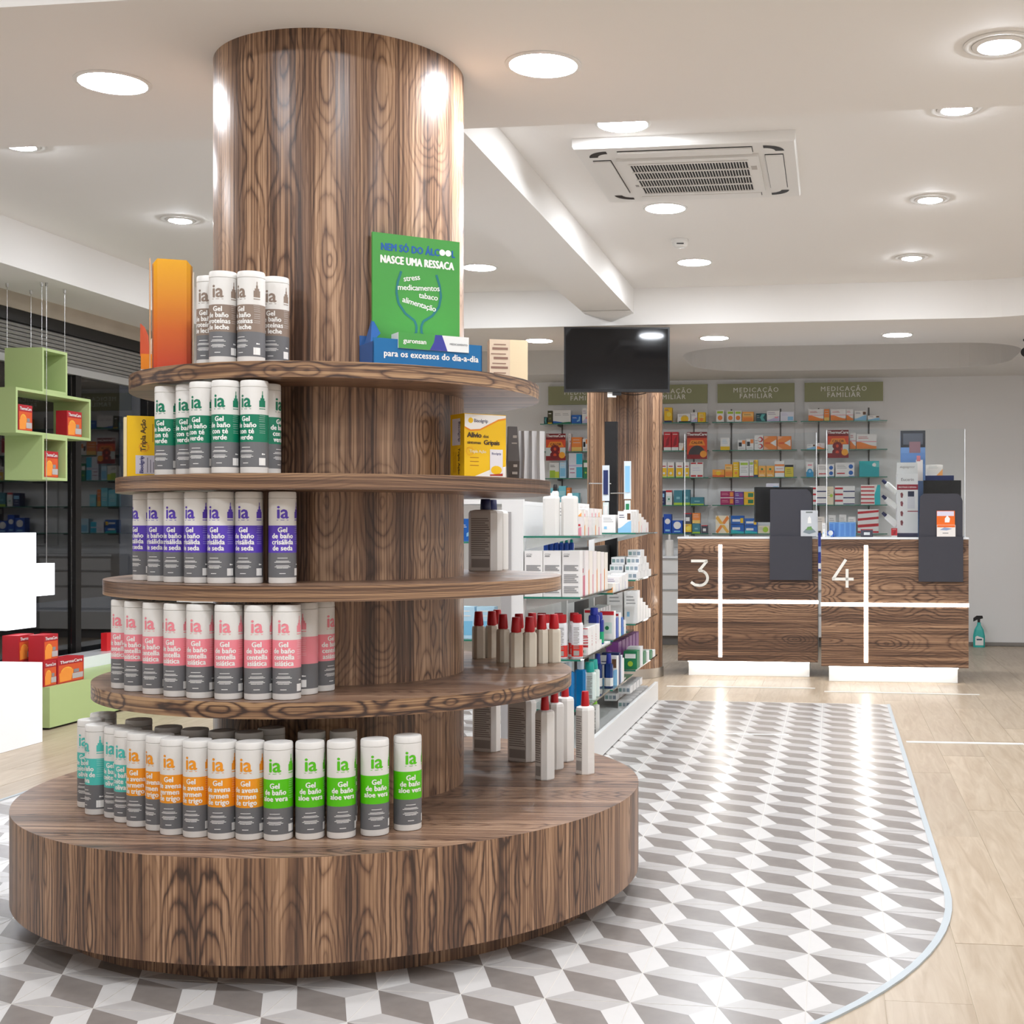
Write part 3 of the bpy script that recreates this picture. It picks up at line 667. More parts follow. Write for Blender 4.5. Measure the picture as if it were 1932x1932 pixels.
def style(k):
    if k in STY: return STY[k]
    return {
     'wgo': ('white', [('r', .12, .88, .72, .92, 'lime'), ('c', .5, .36, .32, 'orange'), ('l', .2, .8, .62, .66, 1, 'white')], 'white carton with orange fruit'),
     'ora': ('#f3a84a', [('r', .06, .94, .1, .42, 'orange'), ('r', .06, .94, .55, .86, '#f6c77c'), ('l', .15, .8, .66, .74, 2, 'brown')], 'orange carton with pale bands'),
     'dte': ('#1f4b52', [('p', [(.55, .1), (.9, .1), (.7, .5), (.9, .9), (.55, .9), (.4, .5)], '#5fb5b0'), ('l', .08, .35, .5, .7, 2, 'white')], 'dark teal carton'),
     'lil': ('white', [('w', .15, .5, 'lilac'), ('l', .1, .7, .66, .8, 2, 'purple'), ('r', .62, .9, .3, .45, 'pink')], 'white carton with lilac wave'),
     'wlb': ('#e4e3ee', [('r', .55, .95, .1, .5, 'light blue'), ('l', .1, .6, .62, .82, 3, 'lilac')], 'pale lilac carton with blue corner'),
     'wy': ('white', [('r', 0, 1, 0, .3, 'yellow'), ('l', .2, .8, .55, .8, 3, 'light blue')], 'white carton with yellow foot'),
     'wbk': ('white', [('r', .1, .5, .35, .75, 'black'), ('r', .55, .95, .6, .95, 'orange'), ('l', .1, .9, .12, .2, 2, 'grey')], 'white carton with black square'),
     'wrd': ('white', [('c', .7, .7, .3, 'red'), ('c', .62, .7, .2, 'white'), ('c', .7, .25, .28, 'red'), ('c', .62, .25, .19, 'white'), ('l', .08, .4, .45, .6, 2, 'navy')], 'white carton with two red rings'),
     'odi': ('orange', [('p', [(.5, .5), (.95, .75), (.95, .25)], 'white'), ('p', [(0, .7), (.4, .95), (.1, 1), (0, 1)], '#f6b28a'), ('p', [(0, .3), (.4, .05), (.1, 0), (0, 0)], '#f6b28a'), ('r', .1, .5, .42, .56, '#e2602a')], 'orange carton with white diamond'),
     'ofl': ('#f2a33a', [('r', 0, 1, 0, .3, '#e2662c'), ('c', .5, .55, .2, 'yellow'), ('l', .2, .8, .8, .86, 1, 'white')], 'amber carton with red foot'),
     'wgr': ('white', [('r', .1, .9, .75, .9, 'lime'), ('l', .15, .85, .3, .6, 4, 'grey'), ('r', 0, 1, 0, .08, 'magenta')], 'white carton with green heading'),
     'yel': ('yellow', [('l', .15, .85, .5, .8, 3, 'white'), ('c', .5, .28, .22, 'orange')], 'yellow carton with orange dot'),
     'olf': ('#f0b04c', [('c', .3, .5, .2, '#e8912d'), ('c', .7, .5, .2, '#e8912d'), ('c', .5, .7, .15, 'green'), ('l', .15, .85, .12, .2, 2, 'white')], 'amber carton with leaf emblem'),
     'wos': ('white', [('r', 0, 1, .68, .8, 'orange'), ('r', 0, 1, .26, .38, 'orange'), ('l', .15, .85, .5, .56, 1, 'red')], 'white carton with orange stripes'),
     'ybl': ('#d8c53a', [('r', 0, 1, .82, 1, 'black'), ('l', .2, .8, .3, .6, 3, 'olive')], 'yellow tub with black lid'),
     'mag': ('magenta', [('r', 0, 1, .48, .53, 'white'), ('r', 0, 1, .97, 1, 'white'), ('r', .7, .95, .6, .9, '#e28a3a'), ('r', .7, .95, .1, .42, '#e28a3a'), ('l', .1, .6, .7, .8, 2, 'pink'), ('l', .1, .6, .2, .3, 2, 'pink')], 'two stacked magenta cartons'),
     'pur': ('purple', [('r', 0, 1, .48, .53, 'lilac'), ('r', .55, .9, .62, .88, '#9a3a7a'), ('l', .1, .5, .7, .82, 2, 'white'), ('l', .1, .5, .2, .32, 2, 'white')], 'purple carton pair'),
     'yog': ('#eebc2c', [('r', .3, .7, .6, .9, 'green'), ('r', .3, .7, .12, .4, 'green'), ('r', 0, 1, .47, .53, 'orange')], 'yellow carton with green squares'),
     'wox': ('#f4e3c8', [('p', [(0, .1), (.15, 0), (1, .85), (.85, 1)], 'orange'), ('p', [(.85, 0), (1, .1), (.15, 1), (0, .85)], '#f0b54a'), ('r', 0, 1, .48, .52, 'white')], 'cream carton with orange cross bands'),
     'blu': ('blue', [('r', 0, 1, .48, .52, 'navy'), ('w', .2, .1, 'turquoise'), ('r', .1, .7, .66, .8, 'white'), ('r', .1, .7, .2, .34, 'white'), ('r', .72, .94, .58, .86, 'yellow')], 'blue carton with white lettering bar'),
     'crm': ('cream', [('c', .65, .5, .25, 'lime'), ('l', .08, .5, .5, .75, 3, 'grey')], 'cream carton with green dot'),
     'ylw': ('yellow', [('c', .6, .55, .3, '#f7dc5a'), ('r', 0, 1, 0, .14, 'navy'), ('l', .1, .6, .78, .86, 2, 'purple')], 'yellow carton with navy foot'),
     'wyb': ('white', [('c', .55, .4, .3, 'yellow'), ('r', .1, 1, 0, .16, 'black'), ('l', .1, .8, .7, .8, 2, 'grey')], 'white carton with yellow burst'),
     'red': ('red', [('p', [(.2, .2), (.7, .3), (.8, .8), (.4, .6)], '#8f1520'), ('r', 0, 1, 0, .18, 'white'), ('l', .15, .85, .86, .9, 1, 'white')], 'red carton with white foot'),
     'wye': ('white', [('r', .05, .95, .1, .62, 'yellow'), ('c', .5, .28, .2, 'white'), ('r', 0, 1, 0, .08, 'lime'), ('r', .2, .8, .7, .76, 'red')], 'white and yellow carton'),
     'wrs': ('white', [('r', .05, .45, .88, .97, 'red'), ('r', .55, .95, .88, .97, 'red'), ('r', .05, .45, .04, .16, 'red'), ('r', .55, .95, .04, .16, 'red'), ('l', .2, .8, .45, .6, 2, 'lilac')], 'white carton with red corner bars'),
     'tea': ('#3f7f8d', [('r', 0, 1, 0, .16, 'lime'), ('r', .3, .7, .4, .55, '#7fb3bb')], 'slate teal carton with lime foot'),
     'roy': ('#1b4fb0', [('c', .5, .62, .36, 'white'), ('c', .5, .62, .26, '#f0ece8'), ('r', .2, .8, .1, .2, 'light blue')], 'royal blue pack with white disc'),
     'dkb': ('#4a4653', [('r', .25, .75, .25, .6, 'white'), ('r', 0, 1, .9, 1, 'red')], 'dark grey carton with white panel'),
     'owh': ('white', [('w', .5, .2, 'orange'), ('r', 0, 1, .47, .52, 'pink'), ('l', .1, .6, .7, .8, 2, 'red')], 'white carton with orange wave'),
     'wbw': ('white', [('w', .2, .55, 'light blue'), ('r', .7, .95, .6, .9, 'brown'), ('l', .1, .5, .7, .8, 2, 'navy')], 'white carton with blue wave'),
     'wh': ('white', [('l', .15, .85, .6, .8, 3, 'grey'), ('r', .2, .4, .2, .35, 'light blue')], 'plain white carton with grey print'),
     'wbc': ('white', [('c', .82, .72, .12, 'blue'), ('c', .82, .28, .12, 'blue'), ('r', .7, 1, .02, .06, 'blue'), ('l', .08, .6, .6, .8, 3, 'grey'), ('r', .08, .5, .2, .28, 'red')], 'white carton with two blue discs'),
     'tub': ('white', [('r', 0, 1, 0, .35, '#2a95c4'), ('c', .5, .38, .38, '#2a95c4'), ('c', .5, .38, .2, 'light blue'), ('r', .2, .8, .75, .85, 'pink')], 'white pack with blue ring'),
     'tur': ('turquoise', [('r', .75, 1, .05, .95, '#6fd0cf'), ('c', .75, .75, .1, 'white'), ('c', .75, .45, .1, 'white'), ('c', .75, .18, .1, 'white'), ('w', .9, .6, '#1fa9b0')], 'turquoise carton with pale end'),
     'str': ('white', [('r', 0, .4, .82, .92, 'red'), ('r', 0, .4, .5, .6, 'red'), ('r', 0, .4, .16, .26, 'red'), ('r', .42, 1, .68, .74, 'navy'), ('r', .42, 1, .34, .4, 'navy'), ('r', .42, 1, .02, .07, 'navy')], 'white cartons with red and navy stripes'),
     'rtl': ('#efe6e0', [('r', 0, .7, .86, .93, 'red'), ('r', 0, .7, .66, .73, 'red'), ('r', 0, .7, .46, .53, 'red'), ('r', 0, .7, .26, .33, 'red'), ('r', 0, .7, .06, .13, 'red'), ('p', [(.72, 0), (1, 0), (1, 1), (.85, 1), (.7, .5)], 'turquoise')], 'red striped carton stack with turquoise end'),
     'rst': ('white', [('p', [(0, .80), (1, .88), (1, .97), (0, .9)], 'red'), ('p', [(0, .52), (1, .6), (1, .7), (0, .62)], 'red'), ('p', [(0, .24), (1, .3), (1, .42), (0, .36)], 'red'), ('r', 0, 1, .02, .1, 'red')], 'white cartons with slanting red stripes'),
     'oli': ('olive', [('c', .5, .4, .25, '#7a7646'), ('r', .2, .8, .75, .82, 'white'), ('r', 0, 1, 0, .1, 'yellow')], 'olive carton with gold foot'),
     'w2': ('white', [('l', .1, .45, .62, .72, 2, 'grey'), ('l', .55, .9, .62, .72, 2, 'grey'), ('w', .2, .04, 'blue'), ('w', .04, .14, 'green')], 'white carton pair with blue green foot'),
     'bhk': ('blue', [('p', [(.55, .2), (.85, .3), (.9, .8), (.78, .82), (.72, .45), (.55, .35)], 'light blue'), ('l', .1, .55, .62, .7, 2, 'white')], 'blue carton with pale hook mark'),
     'gw': ('#e3e4df', [('r', .05, .6, .02, .5, '#9fc03a'), ('r', .6, 1, .02, .42, '#c3d23a'), ('l', .1, .6, .72, .82, 2, 'black')], 'white carton with lime green block'),
     'lb': ('#b9dcef', [('r', .1, .9, .1, .55, '#7fc0e2'), ('l', .2, .8, .7, .85, 2, 'white')], 'light blue carton'),
     'cy': ('#dfe3ec', [('r', .55, 1, .55, .98, '#2bb4d3'), ('r', .55, 1, .02, .44, '#2bb4d3'), ('r', 0, 1, .47, .52, 'lilac'), ('l', .08, .45, .2, .35, 2, 'magenta')], 'white carton stack with cyan ends'),
     'cyn': ('#7fd4e4', [('r', .1, .9, .5, .75, '#a8e4ee'), ('l', .15, .85, .3, .4, 2, 'white')], 'cyan carton'),
     'org': ('orange', [('r', 0, 1, 0, .3, '#f4c76a'), ('l', .15, .85, .6, .8, 2, 'white')], 'orange carton'),
     'btl': ('white', [('r', 0, 1, .86, 1, 'red'), ('r', .15, .85, .2, .6, '#cfe0d8'), ('c', .5, .4, .15, 'green')], 'white pack with red top'),
     'nav': ('navy', [('r', .1, .9, .55, .8, 'light blue'), ('l', .2, .8, .2, .4, 2, 'white')], 'navy carton'),
     'grn': ('green', [('r', .1, .9, .6, .85, 'white'), ('c', .5, .3, .2, 'lime')], 'green carton with white panel'),
     'lbt': ('#6f9ccf', [('r', .02, .16, .06, .9, '#4f7fbe'), ('r', .22, .36, .06, .95, '#4f7fbe'), ('r', .42, .56, .06, .9, '#4f7fbe'), ('r', .62, .76, .06, .95, '#4f7fbe'), ('r', .82, .96, .06, .9, '#4f7fbe')], 'row pack of light blue tubes'),
     'pk': ('#eee6e4', [('w', .05, .45, 'pink'), ('l', .15, .7, .75, .85, 2, 'grey'), ('r', .6, .9, .5, .6, 'red')], 'white carton with pink wave'),
     'wor': ('#f0e8de', [('p', [(.6, 0), (1, 0), (1, .6)], '#f0a35a'), ('l', .1, .7, .7, .85, 2, 'grey')], 'white carton with amber corner'),
     'pil': ('#e6e5e4', [('r', .06, .3, .25, .75, '#7d9a96'), ('r', .38, .62, .25, .75, '#9aa7ad'), ('r', .70, .94, .25, .75, '#8794a0')], 'small white box with grey marks'),
     'plm': ('#7e3f86', [('c', .3, .6, .2, '#a86bb0'), ('c', .7, .4, .2, '#5a2a63'), ('r', 0, 1, 0, .2, '#59656b')], 'plum purple carton'),
    }[k]
PACK = {}
def pack(k, w_, d_, h_, loc, rz, label, group, name='carton', cat='carton'):
    b, pr, desc = style(k); key = (k, round(w_, 2), round(h_, 2), round(d_, 2))
    o = None
    if key in PACK:
        p = PACK[key]; o = p.copy(); COL.objects.link(o); o.name = name
        o.scale = (w_/p['_s'][0], d_/p['_s'][1], h_/p['_s'][2])
    else:
        o = carton_mb(w_, d_, h_, b, pr).build(name); PACK[key] = o; o['_s'] = (w_, d_, h_)
    o.location = loc; o.rotation_euler = (0, 0, rz)
    return tag(o, label or desc, cat, group)
# ------------------------------------------------------------------ other things on the display stand
def gradient_mat(name, stops, z0, z1):
    m = bpy.data.materials.new(name); m.use_nodes = True; nt = m.node_tree; N = nt.nodes; L = nt.links; b = N['Principled BSDF']
    tc = N.new('ShaderNodeTexCoord'); sp = N.new('ShaderNodeSeparateXYZ'); L.new(tc.outputs['Object'], sp.inputs[0])
    mr = N.new('ShaderNodeMapRange'); mr.inputs['From Min'].default_value = z0; mr.inputs['From Max'].default_value = z1; L.new(sp.outputs[2], mr.inputs[0])
    rp = N.new('ShaderNodeValToRGB'); e = rp.color_ramp.elements
    e[0].position = stops[0][0]; e[0].color = srgb(stops[0][1]); e[1].position = stops[-1][0]; e[1].color = srgb(stops[-1][1])
    for p, c in stops[1:-1]: e.new(p).color = srgb(c)
    L.new(mr.outputs[0], rp.inputs[0]); L.new(rp.outputs[0], b.inputs['Base Color']); b.inputs['Roughness'].default_value = .22
    return m
M_SUN = gradient_mat('print_orange_gradient', [(0, '#c9402c'), (.35, '#d8682c'), (.75, '#e59a2a'), (1, '#f0ae24')], 0, .32)
# tall folded orange display board on the top shelf
P = at(326, 690, 3.60); b_ang = math.atan2(P.y, P.x)-PI/2
t = thing('display_board', 'tall glossy board fading from yellow to red, beside the brown banded bottles', 'display board', (P.x, P.y, 1.5253), b_ang)
pro = [(-.054, .03), (-.050, .006), (-.040, 0), (.036, 0), (.047, .006), (.052, .03)]
mb = MB()
for (x0, y0), (x1, y1) in zip(pro[:-1], pro[1:]):
    ins = [(x0, y0), (x1, y1)]; k0 = .006 if abs(x0) > .045 else 0; k1 = .006 if abs(x1) > .045 else 0
    mb.poly([(x0, y0, 0), (x1, y1, 0), (x1, y1, .312-k1*2), (x0, y0, .312-k0*2)], M_SUN)
    mb.poly([(x1, y1+.0015, 0), (x0, y0+.0015, 0), (x0, y0+.0015, .312-k0*2), (x1, y1+.0015, .312-k1*2)], cm('#efe2cc'))
    mb.poly([(x0, y0, .312-k0*2), (x1, y1, .312-k1*2), (x1, y1+.0015, .312-k1*2), (x0, y0+.0015, .312-k0*2)], cm('#efe2cc'))
mb.build('front_panel', t, smooth=60)
mb = MB().box(-.0605, -.058, .004, .075, 0, .312, cm('#e4b184')); mb.poly([(-.0610, .004, .0), (-.0610, .075, 0), (-.0610, .075, .312), (-.0610, .004, .300)], M_SUN); mb.build('side_panel', t)
MB().box(.053, .0555, .015, .08, 0, .283, cm('#efe2cc')).build('side_panel', t)
P = at(277, 690, 3.72)
t = thing('leaflet_holder', 'small leaflet holder with orange pocket left of the tall orange board', 'leaflet holder', (P.x, P.y, 1.5253), b_ang)
MB().box(-.016, .016, 0, .03, 0, .022, cm('#eee7dd')).build('base', t); MB().box(-.016, .016, -.001, .03, .022, .066, cm('#ea8d22')).build('pocket', t)
mb = MB(); mb.poly([(-.018, .012, .06), (.008, .012, .06), (.004, .016, .12), (-.006, .02, .145), (-.018, .022, .156)], cm('#d35a36')); mb.poly([(.004, .02, .06), (.013, .02, .06), (.013, .024, .115), (.006, .024, .10)], cm('#f0ebe4')); mb.build('leaflet', t)
# green counter display with blue tray
TA = math.atan2(.165, .27); tray0 = Vector((-.765, 3.5, 1.5253))
t = thing('counter_display', 'green card display in a blue tray on the top shelf', 'display', tray0, TA)
M_TRAY = cm('#0f6ba5', .4); M_CARD = cm('#459a40', .35); M_TRB = cm('#2f5f9e', .4)
tw, td = .318, .112
MB().box(0, tw, 0, .003, 0, .082, M_TRAY).box(0, tw, td-.003, td, 0, .10, M_TRB).box(0, .003, 0, td, 0, .072, M_TRB).box(tw-.003, tw, 0, td, 0, .082, M_TRAY).box(0, tw, 0, td, 0, .003, M_TRB).build('tray', t)
mb = MB(); mb.poly([(.004, .03, .07), (.004, .085, .07), (.03, .095, .148), (.034, .04, .10)], M_TRB); mb.poly([(.0055, .03, .07), (.0355, .04, .10), (.0315, .095, .148), (.0055, .085, .07)], M_TRAY); mb.build('side_flap', t)
L = MB(); L.text('para os excessos do dia-a-dia', .0245, lambda a, b: (tw*.53+a, -.0006, .034+b), M_PRW, .0009, 1.05, xs=.9); L.build('lettering', t)
c0 = .028
MB().box(c0, c0+.258, .085, .093, .004, .386, M_CARD).build('header_card', t, bevel=.0012)
L = MB(); f = lambda z: (lambda a, b: (c0+.131+a, .0843, z+b))
L.text('NEM SÓ DO ÁLC', .028, lambda a, b: (c0+.024+a, .0843, .339+b), cm('#1f5fa8'), .0014, 1.04, 'LEFT', .785)
L.text('L', .028, lambda a, b: (c0+.238+a, .0843, .339+b), cm('#1f5fa8'), .0013, 1, 'CENTER', .7)
for x in (.205, .223): L.lathe([(.0001, 0), (.0090, 0)], 14, M_PRW, cap=False); L.v[-28:] = [(c0+x+px, .0842, .350+py) for px, py, _ in L.v[-28:]]
L.text('NASCE UMA RESSACA', .030, f(.304), M_PRW, .0016, 1.04, 'CENTER', .71)
for tx, x, z, rot in (('stress', -.02, .262, .2), ('medicamentos', 0, .236, .06), ('tabaco', .028, .214, -.06), ('alimentação', 0, .190, -.2)):
    cr, sr = math.cos(rot), math.sin(rot)
    L.text(tx, .0225, lambda a, b, x=x, z=z, cr=cr, sr=sr: (c0+.135+x+a*cr-b*sr, .0838, z+a*sr+b*cr), M_PRW, .0004, .95)
L.build('lettering', t)
G = MB(); pr = [(.0, .096), (.040, .098), (.043, .101), (.02, .107), (.008, .116), (.007, .135), (.013, .150), (.04, .168), (.060, .195), (.066, .225), (.062, .255), (.052, .285)]
for s in (-1, 1):
    for (x0, z0), (x1, z1) in zip(pr[:-1], pr[1:]):
        d = math.hypot(x1-x0, z1-z0); nx, nz = (z1-z0)/d*.0034, -(x1-x0)/d*.0034
        G.poly([(c0+.135+s*(x0-nx), .0840, z0-nz), (c0+.135+s*(x0+nx), .0840, z0+nz), (c0+.135+s*(x1+nx), .0840, z1+nz), (c0+.135+s*(x1-nx), .0840, z1-nz)], cm('#1f7478'))
G.poly([(c0+.135+.06*math.cos(2*PI*i/24), .0836, .098+.010*math.sin(2*PI*i/24)) for i in range(24)], cm('#3da06a')); G.build('glass_emblem', t)
PK = MB().box(.070, .276, -.005, .05, .058, .101, cm('#eef0ee'))
y = -.0056
PK.poly([(.070, y, .058), (.160, y, .058), (.172, y, .080), (.176, y, .101), (.070, y, .101)], cm('#4a9e48')); PK.poly([(.160, y, .058), (.212, y, .058), (.204, y, .080), (.196, y, .101), (.176, y, .101), (.172, y, .080)], cm('#3c3f9b'))
PK.text('guronsan', .018, lambda a, b: (.117+a, y-.0004, .073+b), M_PRW, .0006); PK.text('MEDICAMENTO', .0075, lambda a, b: (.245+a, y-.0004, .076+b), cm('#6f6f72'), .0001)
PK.build('product_carton', t)
# beige carton on the right of the top shelf
P = at(962, 712, 3.99); pk_ = MB().box(-.062, .055, 0, .06, 0, .145, cm('#d8c4ac'))
pk_.poly([(.0, -.0004, 0), (.055, -.0004, 0), (.055, -.0004, .145), (.0, -.0004, .145)], cm('#e6d3b0', .25))
for i in range(9): pk_.poly([(-.058+.004*(i % 3), -.0005, .012+i*.0145), (-.012+.006*(i % 2), -.0005, .012+i*.0145), (-.012+.006*(i % 2), -.0005, .015+i*.0145+.004*(i % 2)), (-.058+.004*(i % 3), -.0005, .015+i*.0145+.004*(i % 2))], cm('#8a6a5c'))
tag(pk_.build('carton', loc=(P.x, P.y, 1.5253), rz=.25, bevel=.001), 'cream and beige carton right of the green card display on the top shelf', 'carton')
# yellow flu remedy display boxes
M_YEL = cm('#f6c40f', .35)
def flu_box(loc, rz, lab, w_=.135, d_=.085, h_=.186):
    t = thing('carton', lab, 'carton', loc, rz)
    MB().box(0, w_, 0, d_, 0, h_, M_YEL).build('box', t, bevel=.001)
    L = MB(); y = -.0007
    L.poly([(.001, y, h_*.99), (.001, y, h_*.80), (.02, y, h_*.755), (.05, y, h_*.77), (.08, y, h_*.85), (.11, y, h_*.93), (w_-.001, y, h_*.955), (w_-.001, y, h_*.99)], cm('#f6f1ea'))
    n = [(.001, .80), (.02, .755), (.05, .77), (.08, .85), (.11, .93), (w_-.001, .955)]
    for (x0, a), (x1, b) in zip(n[:-1], n[1:]): L.poly([(x0, y-.0002, h_*(a-.025)), (x1, y-.0002, h_*(b-.025)), (x1, y-.0002, h_*b), (x0, y-.0002, h_*a)], cm('#ee8f1c'))
    L.poly([(.001, y, .002), (w_-.001, y, .002), (w_-.001, y, h_*.2), (w_*.6, y, h_*.14), (w_*.25, y, h_*.04)], cm('#f6f1ea'))
    L.text('Bisolgrip', .014, lambda a, b: (.030+a, y-.0004, h_*.87+b), cm('#5d5a70'), .0003, .95, 'LEFT'); L.lathe([(.0001, 0), (.008, 0)], 12, M_YEL, cap=False); L.v[-24:] = [(.020+a, y-.0004, h_*.895+b) for a, b, _ in L.v[-24:]]
    K = cm('#4a3a2a')
    L.text('Alívio', .021, lambda a, b: (.009+a, y-.0004, h_*.635+b), K, .0009, .95, 'LEFT'); L.text('dos', .013, lambda a, b: (.060+a, y-.0004, h_*.635+b), K, .0003, .95, 'LEFT')
    L.text('sintomas', .013, lambda a, b: (.009+a, y-.0004, h_*.535+b), K, .0003, .95, 'LEFT'); L.text('Gripais', .019, lambda a, b: (.062+a, y-.0004, h_*.530+b), K, .0008, .95, 'LEFT')
    L.text('Tripla Ação', .012, lambda a, b: (.016+a, y-.0004, h_*.40+b), cm('#fbe9b8'), .0005, .95, 'LEFT')
    for i in range(14):
        a = 2*PI*i/14; L.poly([(.018+.010*math.cos(a-.12), y-.0002, h_*.42+.010*math.sin(a-.12)), (.018+.010*math.cos(a+.12), y-.0002, h_*.42+.010*math.sin(a+.12)), (.018+.014*math.cos(a), y-.0002, h_*.42+.014*math.sin(a))], cm('#f08a2c'))
    for z in (.32, .26, .20): L.poly([(.018, y, h_*z), (.046, y, h_*z), (.046, y, h_*z+.002), (.018, y, h_*z+.002)], cm('#b87a1a'))
    L.poly([(.082, y-.0004, h_*.05), (.124, y-.0004, h_*.05), (.124, y-.0004, h_*.46), (.082, y-.0004, h_*.46)], cm('#e9e4e6')); L.poly([(.082, y-.0006, h_*.05), (.124, y-.0006, h_*.05), (.124, y-.0006, h_*.09), (.082, y-.0006, h_*.07)], cm('#b53a26'))
    L.lathe([(.0001, 0), (.018, 0)], 14, M_YEL, cap=False); L.v[-28:] = [(.103+a, y-.0005, h_*.14+b*.7) for a, b, _ in L.v[-28:]]
    L.text('Bisolgrip', .009, lambda a, b: (.103+a, y-.0006, h_*.38+b), cm('#4a4a7a'), .0002)
    # left side: white label and rotated words
    def S(a, b): return (-.0007, d_-b, a)
    L.poly([S(h_*.52, .012), S(h_*.52, .062), S(h_*.93, .062), S(h_*.93, .012)], cm('#dfdbe2'))
    L.text('Bisolgrip', .017, lambda a, b: (-.0010, d_-.052-b if False else .034-b, h_*.725+a*-1), cm('#4a4a6e'), .0004)
    L.text('Tripla Ação', .016, lambda a, b: (-.0010, .036-b, h_*.27-a), cm('#5a4520'), .0004)
    for y0 in (.05, .058, .066): L.poly([(-.0009, y0, h_*.1), (-.0009, y0+.0014, h_*.1), (-.0009, y0+.0014, h_*.42), (-.0009, y0, h_*.42)], cm('#b87a1a'))
    L.build('print', t); return t
P = at(876, 895, 3.70); flu_box((P.x, P.y, 1.2343), math.radians(36), 'yellow flu remedy carton showing its front, right end of the second shelf down')
P = at(247, 892, 3.62)
t = flu_box((P.x, P.y, 1.2343), math.radians(64), 'yellow flu remedy carton left of the dark green banded bottles', .06, .085, .175) if False else None
t = thing('carton', 'yellow flu remedy carton left of the dark green banded bottles', 'carton', (P.x, P.y, 1.2343), b_ang+.06)
MB().box(-.010, .082, 0, .06, 0, .172, M_YEL).box(-.018, -.0105, .004, .06, 0, .168, cm('#ead9a8')).build('box', t, bevel=.001)
L = MB(); K = cm('#5a4520')
L.text('Tripla Ação', .019, lambda a, b: (.034-b+.004, -.0007, .118+a), K, .0006)
L.poly([(.012, -.0006, .010), (.076, -.0006, .010), (.076, -.0006, .062), (.012, -.0006, .062)], cm('#cfcad4'))
L.text('Bisolgrip', .014, lambda a, b: (.032-b, -.0008, .036+a), cm('#4a4a7a'), .0008)
for i, x in enumerate((.042, .050, .058)): L.poly([(x, -.0008, .014), (x+.002, -.0008, .014), (x+.002, -.0008, .056-.006*i), (x, -.0008, .056-.006*i)], cm('#77747f'))
for i in range(16):
    a = 2*PI*i/16; L.poly([(.034+.010*math.cos(a-.15), -.0006, .085+.010*math.sin(a-.15)), (.034+.010*math.cos(a+.15), -.0006, .085+.010*math.sin(a+.15)), (.034+.016*math.cos(a), -.0006, .085+.016*math.sin(a))], cm('#e9852b'))
for x in (.056, .070): L.poly([(x, -.0007, .10), (x+.002, -.0007, .10), (x+.002, -.0007, .15), (x, -.0007, .15)], cm('#b87a1a'))
L.build('print', t)
# dark foil and silver pouches beside the yellow box
P = at(968, 898, 3.93)
mb = MB().loft([([(-.016, -.012), (.016, -.012), (.016, .012), (-.016, .012)], 0), ([(-.018, -.016), (.017, -.016), (.017, .016), (-.018, .016)], .06), ([(-.016, -.004), (.012, -.004), (.012, .004), (-.016, .004)], .165)], cm('#4c4543', .3))
for i in range(6): mb.poly([(-.006+.004*(i % 2), -.0172+.0018*i, .02+i*.022), (.010, -.0172+.0018*i, .02+i*.022), (.010, -.0172+.0018*i, .028+i*.022), (-.006+.004*(i % 2), -.0172+.0018*i, .028+i*.022)], cm('#a9a29e'))
tag(mb.build('pouch', loc=(P.x, P.y, 1.2343), rz=.3), 'narrow dark foil pouch right of the yellow flu carton', 'pouch')
P = at(1003, 900, 4.02)
n = 10; o1 = [(-.042+.084*i/n, -.006+.005*math.sin(i*2.1)) for i in range(n+1)]+[(.042-.084*i/n, .010+.004*math.sin(i*1.7)) for i in range(n+1)]
tag(MB().loft([(o1, 0), ([(x*.92, y*1.4) for x, y in o1], .08), ([(x*.96, y*.7) for x, y in o1], .158)], mat('foil', '#cfcfd0', .28, metal=.55)).build('pouch', loc=(P.x, P.y, 1.2343), rz=.2, smooth=50), 'wide silver foil pouch at the right end of the second shelf down', 'pouch')
# ------------------------------------------------------------------ white and cream bottles on the right half of the stand
def chamf(w_, d_, c): return [(-w_/2+c, -d_/2), (w_/2-c, -d_/2), (w_/2, -d_/2+c), (w_/2, d_/2-c), (w_/2-c, d_/2), (-w_/2+c, d_/2), (-w_/2, d_/2-c), (-w_/2, -d_/2+c)]
def body_print(L, x0, x1, y, z0, z1, n, c):
    for i in range(n):
        z = z0+(z1-z0)*i/n; L.poly([(x0, y, z), (x1-(x1-x0)*(.25 if i % 4 == 3 else .05*(i % 3)), y, z), (x1-(x1-x0)*(.25 if i % 4 == 3 else .05*(i % 3)), y, z+(z1-z0)/n*.45), (x0, y, z+(z1-z0)/n*.45)], c)
def lotion(w_, d_, hb, hc, rc, body, capm, printed=True, tip=.8, name='lotion_bottle', ch=None, band=None):
    t = thing(name, 'x', 'bottle', (0, 0, 0)); c = ch or min(w_, d_)*.24
    o = chamf(w_, d_, c); s = lambda k, j: [(x*k, y*j) for x, y in o]
    MB().loft([(s(.96, .96), 0), (o, .003), (o, hb-.012), (s(.93, .93), hb-.004), (s(.62, .62), hb)], body).build('body', t)
    MB().lathe([(rc*.9, hb-.002), (rc, hb+.003), (rc*tip, hb+hc-.002), (rc*tip*.9, hb+hc)], 16, capm).build('cap', t, smooth=40)
    if printed:
        L = MB(); n = int(hb/.011); y = -d_/2-.0004; c2 = cm('#9d9793')
        body_print(L, -w_/2+c*1.15, w_/2-c*1.15, y, hb*.25, hb*.88, n, c2)
        if hb > .12:
            L.poly([(-w_/2+c*1.2, y, hb*.06), (w_/2-c*1.2, y, hb*.06), (w_/2-c*1.2, y, hb*.2), (-w_/2+c*1.2, y, hb*.2)], cm('#aaa5a1'))
        L.build('print', t)
    if band: MB().loft([(s(1.006, 1.006), hb*band[0]), (s(1.006, 1.006), hb*band[1])], band[2], cap=False).build('band', t)
    return t
